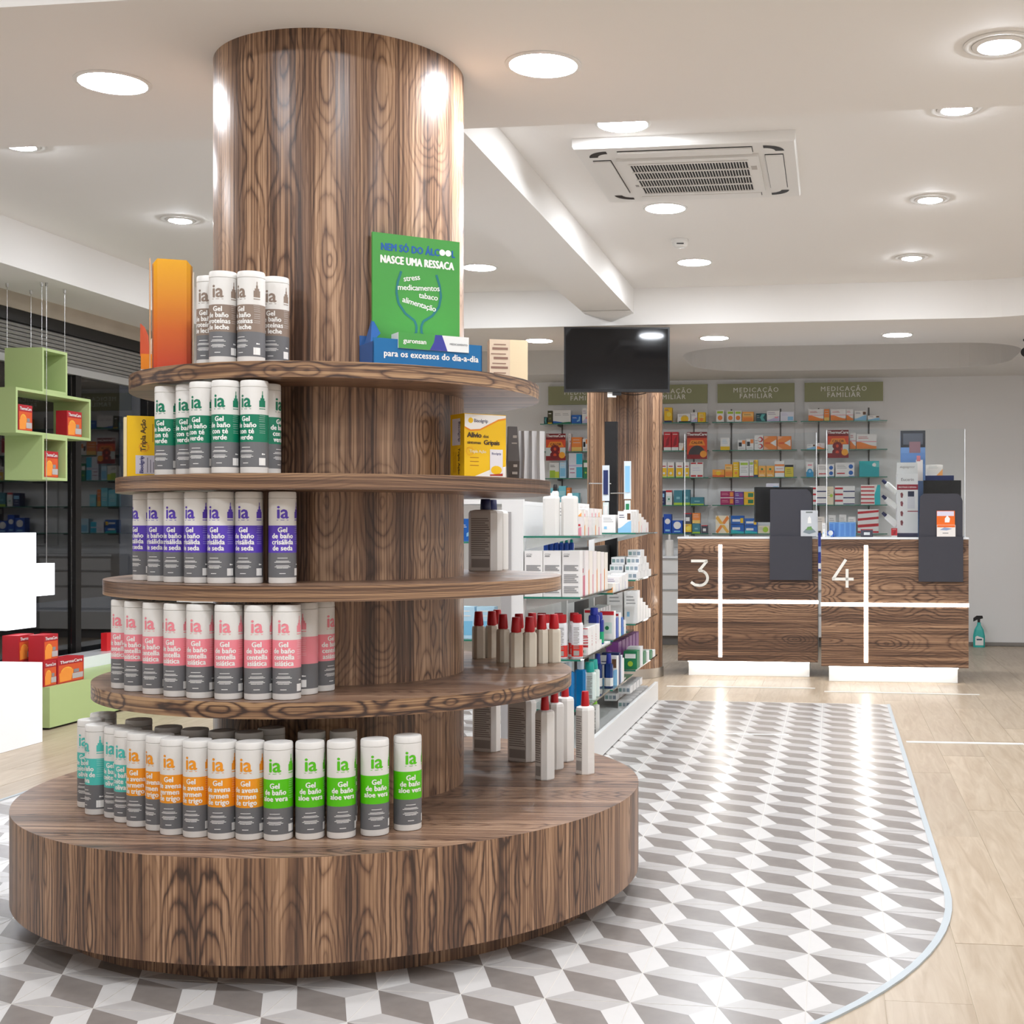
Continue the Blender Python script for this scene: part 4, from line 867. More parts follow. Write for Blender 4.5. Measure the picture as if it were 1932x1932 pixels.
def group_put(t, spots, group):
    for i, (x, y, z, rz, lab) in enumerate(spots):
        if i == 0: t.location = (x, y, z); t.rotation_euler = (0, 0, rz); tag(t, lab, 'bottle', group)
        else: copy_tree(t, (x, y, z), rz, lab, 'bottle', group)
def px(u, Y): return (u-CX)*Y/F
tall = lotion(.054, .054, .212, .046, .0135, M_BOTTLE, M_RED, name='lotion_bottle')
group_put(tall, [(px(1028, 4.00), 4.00, .3213, -.78, 'white red capped bottle at the front of the drum, nearest its edge'), (px(1104, 4.09), 4.09, .3213, -.74, 'white red capped bottle rightmost on the base drum'),
  (px(1046, 4.17), 4.17, .3213, -.78, 'white red capped bottle half hidden behind the front one on the drum'), (px(1066, 4.31), 4.31, .3213, -.78, 'white red capped bottle at the back between two front ones'),], 'tall red capped bottles')
wide = lotion(.095, .055, .205, .03, .013, M_BOTTLE, M_RED, name='lotion_bottle')
group_put(wide, [(px(985, 4.31), 4.31, .3213, -.50, 'broad white bottle with printed side, left of the red capped trio on the drum'), (px(918, 4.50), 4.50, .3213, -.42, 'broad shaded white bottle next to the column on the base drum')], 'broad printed bottles')
bigb = lotion(.108, .07, .205, .036, .018, M_BOTTLE, M_NAVY, name='lotion_bottle', tip=.9)
group_put(bigb, [(px(916, 4.36), 4.36, .9483, -.36, 'large white bottle with dark blue cap, front of two beside the column'), (px(928, 4.47), 4.47, .9483, -.36, 'large white bottle with dark blue cap, behind its twin')], 'large blue capped bottles')
small = lotion(.040, .038, .110, .046, .0165, M_CREAM, M_RED, printed=False, tip=.8, name='small_bottle')
sp = [(903, 4.33, 'leftmost cream bottle with red cap beside the column'), (928, 4.35, 'cream red capped bottle second from the column'), (949, 4.20, 'cream red capped bottle third from the column'), (974, 4.06, 'cream red capped bottle, left of the two nearest the shelf front'),
      (999, 4.075, 'cream red capped bottle, right of the two nearest the shelf front'), (1022, 4.18, 'cream red capped bottle second from the shelf end'), (1045, 4.20, 'cream red capped bottle at the right end of the low shelf'),
      (979, 4.22, 'cream red capped bottle hidden behind the front pair, left one'), (1004, 4.26, 'cream red capped bottle hidden behind the front pair, right one'), (938, 4.42, 'cream red capped bottle at the back by the column')]
pts = spread([[px(u, Y), Y] for u, Y, _ in sp], .0435)
group_put(small, [(p[0], p[1], .6583, .4+.2*(i % 3), s[2]) for i, (p, s) in enumerate(zip(pts, sp))], 'cream bottles with red caps')
# ------------------------------------------------------------------ glass shelf gondola behind the stand
SPP0, SPP1, GP0, GP1, GQ0, GQ1 = -1.43, -1.335, -1.68, -1.08, 0, 0
def qof(Y, p): return (Y - p*SA)/CA        # depth in the room of a point at distance Y from the camera plane
G0, G1 = qof(5.63, -1.08), qof(8.11, -1.08)
gon = thing('shelf_gondola', 'white double sided shelf unit with glass shelves beside the patterned floor', 'shelf unit', R(-1.38, G0), A)
def GX(p): return p+1.38
def gl(Y): return qof(Y, -1.08)-G0
GL = G1-G0
MB().box(GX(GP0), GX(GP1)-.02, .012, GL, .012, .085, M_WHITE).box(GX(GP0)+.02, GX(GP1)-.045, .03, GL-.02, 0, .012, M_DARK).build('base', gon, bevel=.003)
MB().box(GX(GP1)-.02, GX(GP1), 0, GL+.02, .010, .125, M_WHITE).build('kick_board', gon, bevel=.002)
MB().box(GX(SPP0), GX(SPP1), 0, .03, .085, 1.215, M_WHITE).build('end_panel', gon, bevel=.002)
MB().box(GX(SPP0)+.03, GX(SPP1)-.03, .03, gl(6.9), .085, 1.19, M_WHITE).build('back_panel', gon)
MB().box(GX(SPP0)-.004, GX(SPP0)+.042, -.004, -.0005, .085, 1.16, mat('panel_grey', '#a9a6a5', .5)).build('end_trim', gon)
MB().box(GX(GP0), GX(SPP0)-.005, .02, gl(6.9), 1.195, 1.215, M_WHITE).build('top_board', gon)
MB().box(GX(SPP0)+.03, GX(SPP1)-.03, gl(6.9), GL, .085, .98, mat('back_black', '#17171a', .5)).build('back_panel', gon)
for Y in (6.44, 7.17):
    MB().box(GX(SPP1), GX(SPP1)+.028, gl(Y)-.014, gl(Y)+.014, .085, 1.12, M_WHITE).build('upright', gon)
ypo = gl(8.02)
MB().box(GX(-1.36)-.038, GX(-1.36)+.038, ypo, ypo+.05, .085, 1.745, M_BLACK).build('post', gon, bevel=.003)
for dz, sx in ((1.30, 1), (1.36, -1)):
    MB().tube([(GX(-1.36), ypo-.002, dz+.0), (GX(-1.36)+sx*.125, ypo-.06, dz)], .004, 8, M_CHROME).lathe([(.007, -.004), (.007, .004)], 8, M_CHROME, GX(-1.36)+sx*.125, ypo-.06, dz).build('hook', gon)
SECS = [(5.63, 6.43, (.52, .79, 1.055)), (6.46, 7.14, (.285, .53, .765)), (7.20, 8.10, (.30, .555, .80, 1.06))]
for ya, yb, zs in SECS:
    for z in zs:
        y0, y1 = gl(ya), gl(yb)
        mb = MB().box(GX(SPP1)+.002, GX(GP1), y0, y1, z-.008, z, M_GLASS)
        mb.box(GX(SPP1)+.002, GX(GP1), y0-.0012, y0-.0002, z-.008, z, M_GEDGE).build('glass_shelf', gon)
        for yy in (y0+.06, y1-.06):
            MB().prism([(GX(SPP1), z-.06), (GX(SPP1)+.004, z-.06), (GX(SPP1)+.2, z-.014), (GX(SPP1)+.2, z-.0085), (GX(SPP1), z-.0085)], -.0025, .0025, M_WHITE).build('bracket', gon).matrix_local = Matrix(((1, 0, 0, 0), (0, 0, 1, yy), (0, 1, 0, 0), (0, 0, 0, 1)))
for z in (.60, 1.03):
    MB().box(GX(GP0), GX(SPP0)-.002, .02, gl(6.43), z-.008, z, M_GLASS).box(GX(GP0), GX(SPP0)-.002, .0185, .0195, z-.008, z, M_GEDGE).build('glass_shelf', gon)
def gput(k, p, Y, z, w_, d_, h_, label, group, turn=0.0, name='carton', cat='carton'):
    q = qof(Y, p); P = R(p, q, z+.0006); return pack(k, w_, d_, h_, (P.x, P.y, P.z), A+turn, label, group, name, cat)
M_TEALB, M_BLUEB, M_CLEAR = mat('teal_bottle', '#1aa79a', .3), mat('blue_wash', '#1187c9', .12, trans=.35), mat('clear_cap', '#dfe9f2', .2, trans=.4)
# top shelf, nearest the camera
tw0 = lotion(.072, .05, .175, .012, .012, M_BOTTLE, M_BOTTLE, printed=False, name='flat_bottle', ch=.014)
def gl_spot(p, Y, z, rz, lab): P = R(p, qof(Y, p), z+.0006); return (P.x, P.y, P.z, A+rz, lab)
group_put(tw0, [gl_spot(-1.225, 5.72, 1.055, 0, 'tall plain white flat bottle, left of two at the end of the top glass shelf'), gl_spot(-1.145, 5.72, 1.055, 0, 'tall plain white flat bottle, right of two at the end of the top glass shelf')], 'plain white flat bottles')
tw1 = lotion(.03, .03, .20, .03, .011, M_BOTTLE, M_BLACK, printed=False, name='slim_bottle')
group_put(tw1, [gl_spot(-1.235, 5.85, 1.055, 0, 'slim white bottle with black cap behind the flat bottles')], 'slim bottles')
n = 0
for Y, z0 in ((5.86, 0), (5.95, 0), (6.04, 0), (6.13, 0), (6.22, 0), (6.31, 0)):
    n += 1; gput(['pk', 'wor', 'pk', 'wh', 'wor', 'pk'][n-1], -1.145, Y, 1.055, .05, .07, .085, 'small white skincare carton, %s behind the white flat bottles, bottom layer' % ORD[n-1], 'skincare cartons on the top glass shelf')
    gput(['wor', 'pk', 'wh', 'pk', 'pk', 'wor'][n-1], -1.145, Y, 1.1406, .05, .07, .04 if n > 2 else .03, 'small white skincare carton, %s behind the white flat bottles, upper layer' % ORD[n-1], 'skincare cartons on the top glass shelf')
    gput('wh', -1.215, Y+.02, 1.055, .06, .07, .15, 'white carton standing by the spine, %s behind the slim bottle' % ORD[n-1], 'cartons by the spine on the top glass shelf')
n = 0
for j, Y in enumerate((7.26, 7.36, 7.46, 7.56, 7.66, 7.76, 7.86)):
    hh = (.12, .12, .13, .11, .09, .075, .06)[j]
    gput(['wbw', 'wh', 'wh', 'wor', 'pk', 'wh', 'pk'][j], -1.10-.05, Y, 1.06, .075, .085, hh, 'white pack on the far top glass shelf, %s towards the pillar' % ORD[j], 'packs on the far top glass shelf')
    gput('pk' if j % 2 else 'wh', -1.24, Y, 1.06, .08, .085, .10, 'white pack on the inner side of the far top shelf, %s towards the pillar' % ORD[j], 'packs on the far top glass shelf')
# second shelf: three tall white cartons, more behind
def lab_carton():
    mb = carton_mb(.078, .07, .200, 'white', [('t', 'CC01', .055, .27, .90, 'grey'), ('l', .10, .38, .865, .865, 1, 'grey'), ('l', .1, .92, .56, .66, 4, 'grey'), ('l', .1, .92, .30, .46, 5, 'grey'), ('l', .1, .92, .08, .2, 4, 'grey')])
    return mb.build('carton', bevel=.0008)
lc = lab_carton()
for i, p in enumerate((-1.29, -1.21, -1.128)):
    o = lc if i == 0 else lc.copy()
    if i: COL.objects.link(o)
    P = R(p, qof(5.66, p), .7906); o.location = P; o.rotation_euler = (0, 0, A)
    tag(o, 'tall white carton with grey small print, %s of three on the second glass shelf' % ('left', 'middle', 'right')[i], 'carton', 'tall white cartons')
for i, Y in enumerate((5.78, 5.88, 5.98, 6.08, 6.18, 6.28)):
    gput('pk' if i % 2 == 0 else 'wor', -1.127, Y, .79, .078, .08, .199-.004*i, 'tall white carton with tinted side, %s behind the three printed ones' % ORD[i], 'tall tinted cartons on the second glass shelf')
brush = lotion(.022, .02, .232, .014, .0075, mat('blue_tube', '#2a55b8', .3), M_TEALB, printed=False, name='tube')
group_put(brush, [gl_spot(-1.300+.021*i, 5.96+.01*i, .79, 0, 'slim blue tube with teal cap, %s from the left behind the white cartons' % ORD[i]) for i in range(6)], 'slim blue tubes')
for i, Y in enumerate((6.52, 6.62, 6.72, 6.82, 6.92)):
    gput(['wor', 'pil', 'lil', 'pil', 'lil'][i], -1.13, Y, .765, .08, .085, (.045, .04, .07, .075, .08)[i], 'low pale pack on the middle glass shelf, %s towards the pillar' % ORD[i], 'low packs on the middle glass shelf')
    gput('mag' if i == 0 else 'pil', -1.22, Y, .765, .07, .085, .16 if i == 0 else .09, 'pack by the spine of the middle glass shelf, %s towards the pillar' % ORD[i], 'packs by the spine on the middle glass shelf')
for i in range(4):
    for k in range(4-i if i else 4):
        for l_ in range(2):
            if i == 3 and l_: continue
            gput('pil', -1.115-.085*l_, 7.24+.145*k+.05*i, .80+.0405*i, .075, .13, .04, 'small white pill box, %s from the near end, %s layer, %s stack' % (ORD[k], ('bottom', 'second', 'third', 'top')[i], ('outer', 'inner')[l_]), 'stacked pill boxes')
# third shelf: red and white bottles, mouthwash
M_GBW = mat('wash_white', '#e9e8ea', .35)
rw = lotion(.048, .04, .155, .035, .021, M_GBW, M_RED, printed=True, name='wash_bottle', tip=.95, band=(.03, .36, mat('wash_red', '#d8342c', .35)))
group_put(rw, [gl_spot(p, Y, .52, 0, l_) for p, Y, l_ in ((-1.245, 5.70, 'red capped white wash bottle, left of the front pair on the third glass shelf'), (-1.175, 5.70, 'red capped white wash bottle, right of the front pair on the third glass shelf'), (-1.112, 5.72, 'red capped white wash bottle at the shelf edge of the third glass shelf'),
   (-1.285, 5.80, 'red capped white wash bottle, left of the second row'), (-1.21, 5.80, 'red capped white wash bottle, middle of the second row'), (-1.145, 5.82, 'red capped white wash bottle, right of the second row'))], 'red capped wash bottles')
for i, Y in enumerate((5.82, 5.92, 6.02)):
    for k in range(3): gput(['btl', 'rst', 'wrs'][k], -1.11, Y, .52+.0405*k, .055, .09, .04, 'flat red and white pack, %s along the shelf edge, %s layer' % (ORD[i], ('bottom', 'middle', 'top')[k]), 'flat red and white packs')
gb = lotion(.05, .04, .12, .032, .020, mat('navy_green', '#1f2f8c', .3), mat('cap_blue', '#22329a', .35), printed=False, name='mouthwash_bottle', tip=.9, band=(.05, .5, mat('band_green', '#18a070', .4)))
group_put(gb, [gl_spot(-1.115, 6.14, .56, 0, 'dark blue bottle with green band on the third glass shelf'), gl_spot(-1.115, 6.26, .53, 0, 'dark blue bottle behind the green banded one')], 'dark blue mouthwash bottles')
for i, Y in enumerate((6.10, 6.22, 6.34)): gput('wrs', -1.115, Y-.02, .52, .055, .11, .038 if i == 0 else .009, 'flat white and red pack under the dark blue bottles, %s' % ORD[i], 'flat packs under the blue bottles')
for i, Y in enumerate((6.52, 6.60, 6.68, 6.76, 6.84)):
    gput(['btl', 'roy', 'wrs', 'blu', 'wbw'][i], -1.12, Y, .53, .07, .06, (.14, .10, .12, .09, .07)[i], 'colourful toothpaste pack, %s along the lower middle glass shelf' % ORD[i], 'toothpaste packs')
    gput('wrs', -1.2, Y, .53, .07, .06, .15, 'toothpaste pack by the spine, %s along the lower middle glass shelf' % ORD[i], 'toothpaste packs by the spine')
for k in range(5):
    h_ = (.18, .13, .10, .075, .05)[k]
    gput('wh', -1.115, 7.26+.11*k, .555, .075, .09, h_, 'plain white carton stepping down towards the pillar, %s in line' % ORD[k], 'white cartons stepping down')
    gput('wh', -1.205, 7.26+.11*k, .555, .085, .09, h_+.02, 'plain white carton of the inner line, %s towards the pillar' % ORD[k], 'white cartons of the inner line')
# lower shelves and base
bw = lotion(.05, .045, .165, .045, .016, M_BLUEB, M_CLEAR, printed=False, name='mouthwash_bottle', tip=1.0)
group_put(bw, [gl_spot(p, Y, .2942, 0, l_) for p, Y, l_ in ((-1.150, 5.72, 'bright blue mouthwash bottle, left one under the red capped bottles'), (-1.113, 5.80, 'bright blue mouthwash bottle, right one under the red capped bottles'), (-1.185, 5.84, 'bright blue mouthwash bottle behind the front pair'))], 'bright blue mouthwash bottles')
MB().box(GX(SPP1)+.002, GX(GP1)-.005, gl(5.68), gl(6.40), .286, .294, M_GLASS).box(GX(SPP1)+.002, GX(GP1)-.005, gl(5.68)-.001, gl(5.68), .286, .294, M_GEDGE).build('glass_shelf', gon)
tb = lotion(.06, .045, .13, .045, .024, mat('sage_bottle', '#d9e5df', .3), M_TEALB, printed=True, name='pump_bottle', tip=.85)
group_put(tb, [gl_spot(-1.115, 6.02, .294, 0, 'pale bottle with teal cap right of the bright blue ones'), gl_spot(-1.12, 6.14, .294, 0, 'pale bottle with teal cap behind its twin')], 'teal capped bottles')
nb = lotion(.042, .04, .12, .05, .014, mat('ink_bottle', '#1c3a78', .25), mat('cap_blue', '#22329a', .35), printed=False, name='mouthwash_bottle', tip=.8, band=(.05, .4, M_PLASTIC))
group_put(nb, [gl_spot(-1.17, 6.55, .285, 0, 'ink blue bottle, left one on the lowest middle shelf'), gl_spot(-1.118, 6.56, .285, 0, 'ink blue bottle, right one on the lowest middle shelf')], 'ink blue bottles')
for i, Y in enumerate((6.62, 6.68, 6.74, 6.79)):
    gput(['wbw', 'nav', 'cy', 'lil'][i], -1.13, Y, .285, .09, .05, (.15, .16, .14, .12)[i], 'blue and white brush pack, %s on the lowest middle shelf' % ORD[i], 'brush packs')
for k in range(6):
    gput('plm', -1.215, 7.24+.13*k, .30, .07, .11, .15, 'plum purple carton by the spine, %s towards the pillar' % ORD[k], 'plum cartons')
    gput('pil' if k % 2 else 'grn', -1.115, 7.24+.13*k, .30, .075, .10, (.10, .11, .07, .06, .05, .04)[k], 'grey green pack at the shelf edge, %s towards the pillar' % ORD[k], 'grey green packs')
for k in range(6):
    for j in range(3 if k < 4 else 2):
        gput('pil', -1.146-.075*(j % 2), 7.22+.12*k, .0855+.0405*j, .068, .10, .04, 'small grey white box on the base, %s towards the pillar, %s layer' % (ORD[k], ('bottom', 'middle', 'top')[j]), 'boxes stacked on the base')
mb = MB().box(-.03, .03, 0, .12, 0, .004, mat('underside_reflection', '#8d8379', .3)); mb.poly([(-.02, .03, .0045), (.02, .03, .0045), (.02, .1, .0045), (-.02, .1, .0045)], cm('#c2a27c'))  # plate added for the shelf's reflective underside, its reflection put in the colour
P = R(-1.125, qof(6.84, -1.1), .2856); o = tag(mb.build('leaflet', loc=P, rz=A), 'added brown plate for the reflective underside at the lowest shelf edge', 'leaflet'); o.rotation_euler = (0, 0, A)
for i, Y in enumerate((5.85, 6.05)):
    o = lotion(.05, .045, .15, .03, .016, M_BOTTLE, mat('cap_lime', '#8fce3a', .4), printed=True, name='wash_bottle'); P = R(-1.145, qof(Y+.25, -1.12), .0856)
    o.location = P; o.rotation_euler = (0, 0, A); tag(o, 'white bottle with lime cap on the base, %s' % ('front one', 'rear one')[i], 'bottle', 'lime capped bottles')
# blue packs on the far side of the gondola
for i, (z, k) in enumerate(((.60, 'lb'), (.60, 'lime'), (1.03, 'bhk'))):
    for j in range(2):
        if k == 'lime': continue
        P = R(-1.52-.09*j, G0+.06, z+.0006); pack(k, .08, .06, .10 if z > 1 else .14, P, A, 'blue pack on the far side of the gondola, %s glass shelf, %s one' % ('upper' if z > 1 else 'lower', ('inner', 'outer')[j]), 'blue packs on the far side')
# toothbrush blisters hanging either side of the black post
for sx, u, v0, v1, c in ((-1, 1143, 878, 1000, 'navy'), (1, 1184, 870, 1000, 'light blue')):
    P = at(u, v0, 7.95); hgt = (v1-v0)*7.95/F
    mb = MB().box(-.022, .022, 0, .006, -hgt*.55, 0, cm('#dfe6ea', .15)); mb.box(-.014, .014, -.008, 0, -hgt*.45, -.03, col(c))
    mb.box(-.018, .018, 0, .005, -hgt, -hgt*.57, cm('#d7e0dd', .2)).box(-.010, .010, -.006, 0, -hgt*.95, -hgt*.62, col('green' if sx > 0 else 'white'))
    tag(mb.build('blister_pack', loc=P, rz=A), '%s toothbrush blister hanging %s the black post' % (('dark blue', 'left of'), ('pale blue', 'right of'))[sx > 0], 'blister pack')
# ------------------------------------------------------------------ wooden pillar with television
XP, YP = px(1179, 9.56), 9.56
pil = thing('pillar', 'round dark walnut clad pillar beside the counters', 'pillar', (XP, YP, 0))
mbp, ring, band = disc(.277, 0, ZS, None, None, 96); band(.277, .07, .277, ZS+.01, M_WV, True); mbp.build('cladding', pil, smooth=40)
mbp, ring, band = disc(.285, 0, ZS, None, None, 96); band(.285, .001, .285, .07, M_STEEL, True); flat(mbp, ring, .285, .07, M_STEEL); mbp.build('base_ring', pil, smooth=40)
tvc = at(1164, 679, 8.86); tvw, tvh = 199*8.86/F, 122*8.86/F
tv = thing('television', 'black flat television hung in front of the wooden pillar', 'television', tvc, .02)
MB().box(-tvw/2, tvw/2, -.02, .03, -tvh/2, tvh/2, M_BLACK).build('casing', tv, bevel=.006)
MB().box(-tvw/2+.012, tvw/2-.012, -.0212, -.0205, -tvh/2+.02, tvh/2-.012, M_SCREEN).build('screen', tv)
MB().box(-.03, .03, -.012, .015, -tvh/2-.022, -tvh/2+.002, M_BLACK).build('sensor', tv, bevel=.002)
d_ = YP-.27-8.86
MB().box(-.03, .03, .03, d_, -.03, .03, M_BLACK).box(-.12, .12, .03, .05, -.1, .1, M_BLACK).build('wall_mount', tv)
MB().tube([(.02+.02*i, .02, -tvh/2-.004-.012*math.sin(PI*i/9)) for i in range(10)], .003, 6, M_BLACK).build('cable', tv)
MB().box(-.065, -.005, -.005, .03, -tvh/2-.034, -tvh/2, M_PLASTIC).build('power_plug', tv, bevel=.003)
# ------------------------------------------------------------------ service counters 3 and 4
def counter(num, q, u0, u1, uv_, ustrip, uflap, numu, plinth_u):
    P0, P1 = atq(u0, 1016, q), atq(u1, 1016, q); W_ = (P1-P0).length
    def X(u): return (atq(u, 1100, q)-P0).dot(Vector((CA, SA, 0)))
    t = thing('counter', 'walnut service counter with a lit cross line, %s' % ('nearer the pillar' if num == 3 else 'the right one, nearer the camera'), 'counter', (P0.x, P0.y, 0), A)
    z0, z1, dpt = .115, 1.005, .58
    uvm = lambda x, y, z: (z, x+num*3.3)
    MB().box(0, W_, 0, .025, z0, z1, M_WC, uvm=uvm).build('front_panel', t, bevel=.001)
    mb = MB().box(0, .02, .025, dpt, z0, z1, M_WHITE).box(W_-.02, W_, .025, dpt, z0, z1, M_WHITE).box(.02, W_-.02, .05, dpt, z0, z0+.02, M_WHITE).box(.02, W_-.02, dpt-.02, dpt, z0, .7, M_WHITE); mb.build('carcass', t)
    MB().box(-.003, W_+.003, -.004, dpt+.02, z1, z1+.014, M_WGLOSS).build('worktop', t, bevel=.002)
    MB().box(X(plinth_u[0]), X(plinth_u[1]), .085, dpt-.06, .001, z0, M_WGLOSS).build('plinth', t)
    MB().box(X(plinth_u[0])-.0, X(plinth_u[1])+.0, .035, .05, z0-.010, z0-.001, M_LEDBAR).build('plinth_light', t)
    xs = X(ustrip); hz = (CAMZ-(uv_-VH)*(P0.y)/F)
    mb = MB().box(xs-.0135, xs+.0135, -.002, .001, .145, .962, M_LED).box(-.003, xs-.0135, -.002, .001, hz-.0125, hz+.0125, M_LED).box(xs+.0135, W_+.003, -.002, .001, hz-.0125, hz+.0125, M_LED)
    mb.build('led_line', t)
    xn = X(numu); N = MB()
    zc = CAMZ-(1081-VH)*P0.y/F; hh = .195; th = .020
    def stroke(pts, wd=th):
        for (ax, az), (bx, bz) in zip(pts[:-1], pts[1:]):
            d = math.hypot(bx-ax, bz-az); nx, nz = -(bz-az)/d*wd/2, (bx-ax)/d*wd/2; ex, ez = (bx-ax)/d*wd*.18, (bz-az)/d*wd*.18
            N.poly([(xn+ax-nx-ex, -.003, zc+az-nz-ez), (xn+bx-nx+ex, -.003, zc+bz-nz+ez), (xn+bx+nx+ex, -.003, zc+bz+nz+ez), (xn+ax+nx-ex, -.003, zc+az+nz-ez)], M_LETTER)
    if num == 3:
        stroke([(-.055, .088), (.058, .088)]); stroke([(.056, .086), (.0, .018)])
        stroke([(.0, .018)]+[(.004+.058*math.sin(a), -.036+.054*math.cos(a)) for a in [PI*k/12 for k in range(0, 13)]]+[(-.03, -.086), (-.056, -.068)])
    else:
        stroke([(.020, .092), (-.066, -.040)]); stroke([(-.070, -.042), (.072, -.042)]); stroke([(.030, .025), (.030, -.098)])
    N.build('number', t)
    # anthracite screen sheet folded over the worktop
    x0, x1 = X(uflap[0]), X(uflap[1])
    zt = CAMZ-(uflap[2]-VH)*(P0.y)/F; zb = CAMZ-(uflap[3]-VH)*P0.y/F
    sh = thing('privacy_screen', 'anthracite privacy screen folded over the %s counter' % ('left' if num == 3 else 'right'), 'privacy screen', t.matrix_basis @ Vector((x0, 0, z1+.0145)), A)
    sh.location = Vector((P0.x, P0.y, 0))+Vector((CA, SA, 0))*x0+Vector((-SA, CA, 0))*0; sh.location.z = z1+.0145
    w_ = x1-x0; zz = z1+.0145
    def vert(y0, y1, poly): # polygon in x,z extruded in y
        mb = MB(); n = len(poly)
        mb.poly([(x, y0, z) for x, z in poly], M_ANTH); mb.poly([(x, y1, z) for x, z in reversed(poly)], M_ANTH)
        for i in range(n):
            (ax, az), (bx, bz) = poly[i], poly[(i+1) % n]; mb.poly([(bx, y0, bz), (ax, y0, az), (ax, y1, az), (bx, y1, bz)], M_ANTH)
        return mb
    tz = zt-zz
    up = [(0, 0), (w_, 0), (w_, tz-.05), (w_-.012, tz-.02), (w_-.035, tz), (.035 if num == 4 else .0, tz), (.010 if num == 4 else 0, tz-.02)]
    vert(-.010, -.006, up).build('upper_sheet', sh)
    MB().box(0, w_, -.026, .004, 0, .004, M_ANTH).build('fold', sh)
    vert(-.030, -.026, [(-.002, zb-zz), (w_+.002, zb-zz), (w_+.002, .004), (-.002, .004)]).build('front_flap', sh)
    return t, X, P0, z1+.0143
c3, X3, P3, CT = counter(3, 9.423, 1279, 1543, 1134, 1359, (1453, 1532, 924, 1093), 1319, (1297, 1527))
c4, X4, P4, _ = counter(4, 9.19, 1549.5, 1827.5, 1140, 1634, (1733, 1816, 932, 1096), 1590, (1564, 1809))
def onc(P0, X, u, y, z=0): return Vector((P0.x, P0.y, CT+.0004+z))+Vector((CA, SA, 0))*X(u)+Vector((-SA, CA, 0))*y
def guard(P0, X, u0, u1, name_lab, y=.02):
    x0, x1 = X(u0), X(u1); b = Vector((P0.x, P0.y, CT+.0004))+Vector((CA, SA, 0))*x0+Vector((-SA, CA, 0))*y
    h_ = .75; t = thing('acrylic_guard', name_lab, 'acrylic guard', b, A)
    MB().box(.005, x1-x0-.005, 0, .005, 0, h_, M_ACRYL).build('sheet', t)
    for x in (0, x1-x0-.005): MB().box(x, x+.005, -.001, .006, 0, h_, M_ACEDGE).build('edge', t)
    for x in (.0, x1-x0-.03): MB().box(x, x+.03, .0062, .04, 0, .010, M_ACEDGE).build('foot', t)
guard(P3, X3, 1291, 1541, 'clear acrylic guard standing on the left counter', .012)
guard(P4, X4, 1559, 1821.5, 'clear acrylic guard standing on the right counter', .012)
# monitors
def monitor(P0, X, u, y, lab, turn, w_=.40, zc=.27, tilt=0.0):
    b = onc(P0, X, u, y); t = thing('monitor', lab, 'monitor', b, A+turn)
    MB().lathe([(.09, 0), (.09, .008), (.02, .014), (.018, zc-.02)], 20, M_BLACK).build('stand', t, smooth=40)
    MB().box(-w_/2, w_/2, -.02, .015, zc-.13, zc+.13, M_BLACK).build('casing', t, bevel=.006)
    MB().box(-w_/2+.012, w_/2-.012, .0152, .016, zc-.115, zc+.118, M_SCREEN).build('screen', t)
monitor(P3, X3, 1476, .24, 'black monitor behind the privacy screen of the left counter', .30, .44, .235)
monitor(P4, X4, 1782, .20, 'black monitor behind the privacy screen of the right counter', 0, .26, .27)
# leaflet stands on the counters' screens
def stand_card(P0, X, u0, u1, v0, v1, lab, kind):
    x0, x1 = X(u0), X(u1); w_ = x1-x0; h_ = (v1-v0)*P0.y/F
    t = thing('leaflet_stand', lab, 'leaflet stand', onc(P0, X, u0, -.0285, .0045), A)
    if kind == 'hand':
        MB().box(0, w_, 0, .008, 0, h_, cm('#c9ccd0', .25)).build('holder', t, bevel=.003)
        L = MB(); y = -.0006
        L.poly([(w_*.3, y, h_*.9), (w_*.7, y, h_*.9), (w_*.7, y, h_*.95), (w_*.3, y, h_*.95)], cm('#6f7470'))
        L.poly([(w_*.4, y, h_*.5), (w_*.62, y, h_*.5), (w_*.6, y, h_*.68), (w_*.52, y, h_*.78), (w_*.42, y, h_*.7)], M_PRW)
        L.poly([(w_*.12, y, h_*.15), (w_*.5, y, h_*.08), (w_*.9, y, h_*.16), (w_*.7, y, h_*.3), (w_*.3, y, h_*.28)], cm('#7f8c93')); L.poly([(w_*.3, y-.0004, h_*.24), (w_*.7, y-.0004, h_*.24), (w_*.62, y-.0004, h_*.38), (w_*.4, y-.0004, h_*.36)], cm('#6f9a5d'))
        L.build('print', t)
    else:
        MB().box(0, w_*.95, .012, .016, 0, h_, cm('#ee6f22', .35)).build('back_card', t); MB().box(0, w_*.97, -.002, .012, 0, h_*.45, cm('#f0ebe6', .35)).build('pocket', t)
        L = MB(); y = .0114
        L.poly([(.002, y, h_*.8), (w_*.9, y, h_*.8), (w_*.9, y, h_*.98), (.002, y, h_*.98)], cm('#ded9ea')); L.poly([(w_*.42, y-.0004, h_*.55), (w_*.66, y-.0004, h_*.55), (w_*.7, y-.0004, h_*.7), (w_*.55, y-.0004, h_*.82), (w_*.42, y-.0004, h_*.7)], M_PRW)
        y = -.0026
        L.poly([(.002, y, h_*.36), (w_*.95, y, h_*.36), (w_*.95, y, h_*.44), (.002, y, h_*.44)], cm('#ee6f22')); L.poly([(w_*.15, y, h_*.26), (w_*.5, y, h_*.24), (w_*.8, y, h_*.3), (w_*.4, y, h_*.36)], cm('#93a3c4')); L.poly([(w_*.3, y, h_*.12), (w_*.6, y, h_*.12), (w_*.6, y, h_*.15), (w_*.3, y, h_*.15)], cm('#8a8a8a'))
        L.build('print', t)
stand_card(P3, X3, 1511, 1543, 963, 1011, 'grey leaflet stand picturing a white tap over hands on the left counter', 'hand')
stand_card(P4, X4, 1767, 1803, 963, 1011, 'orange and white leaflet stand in front of the screen on the right counter', 'orange')
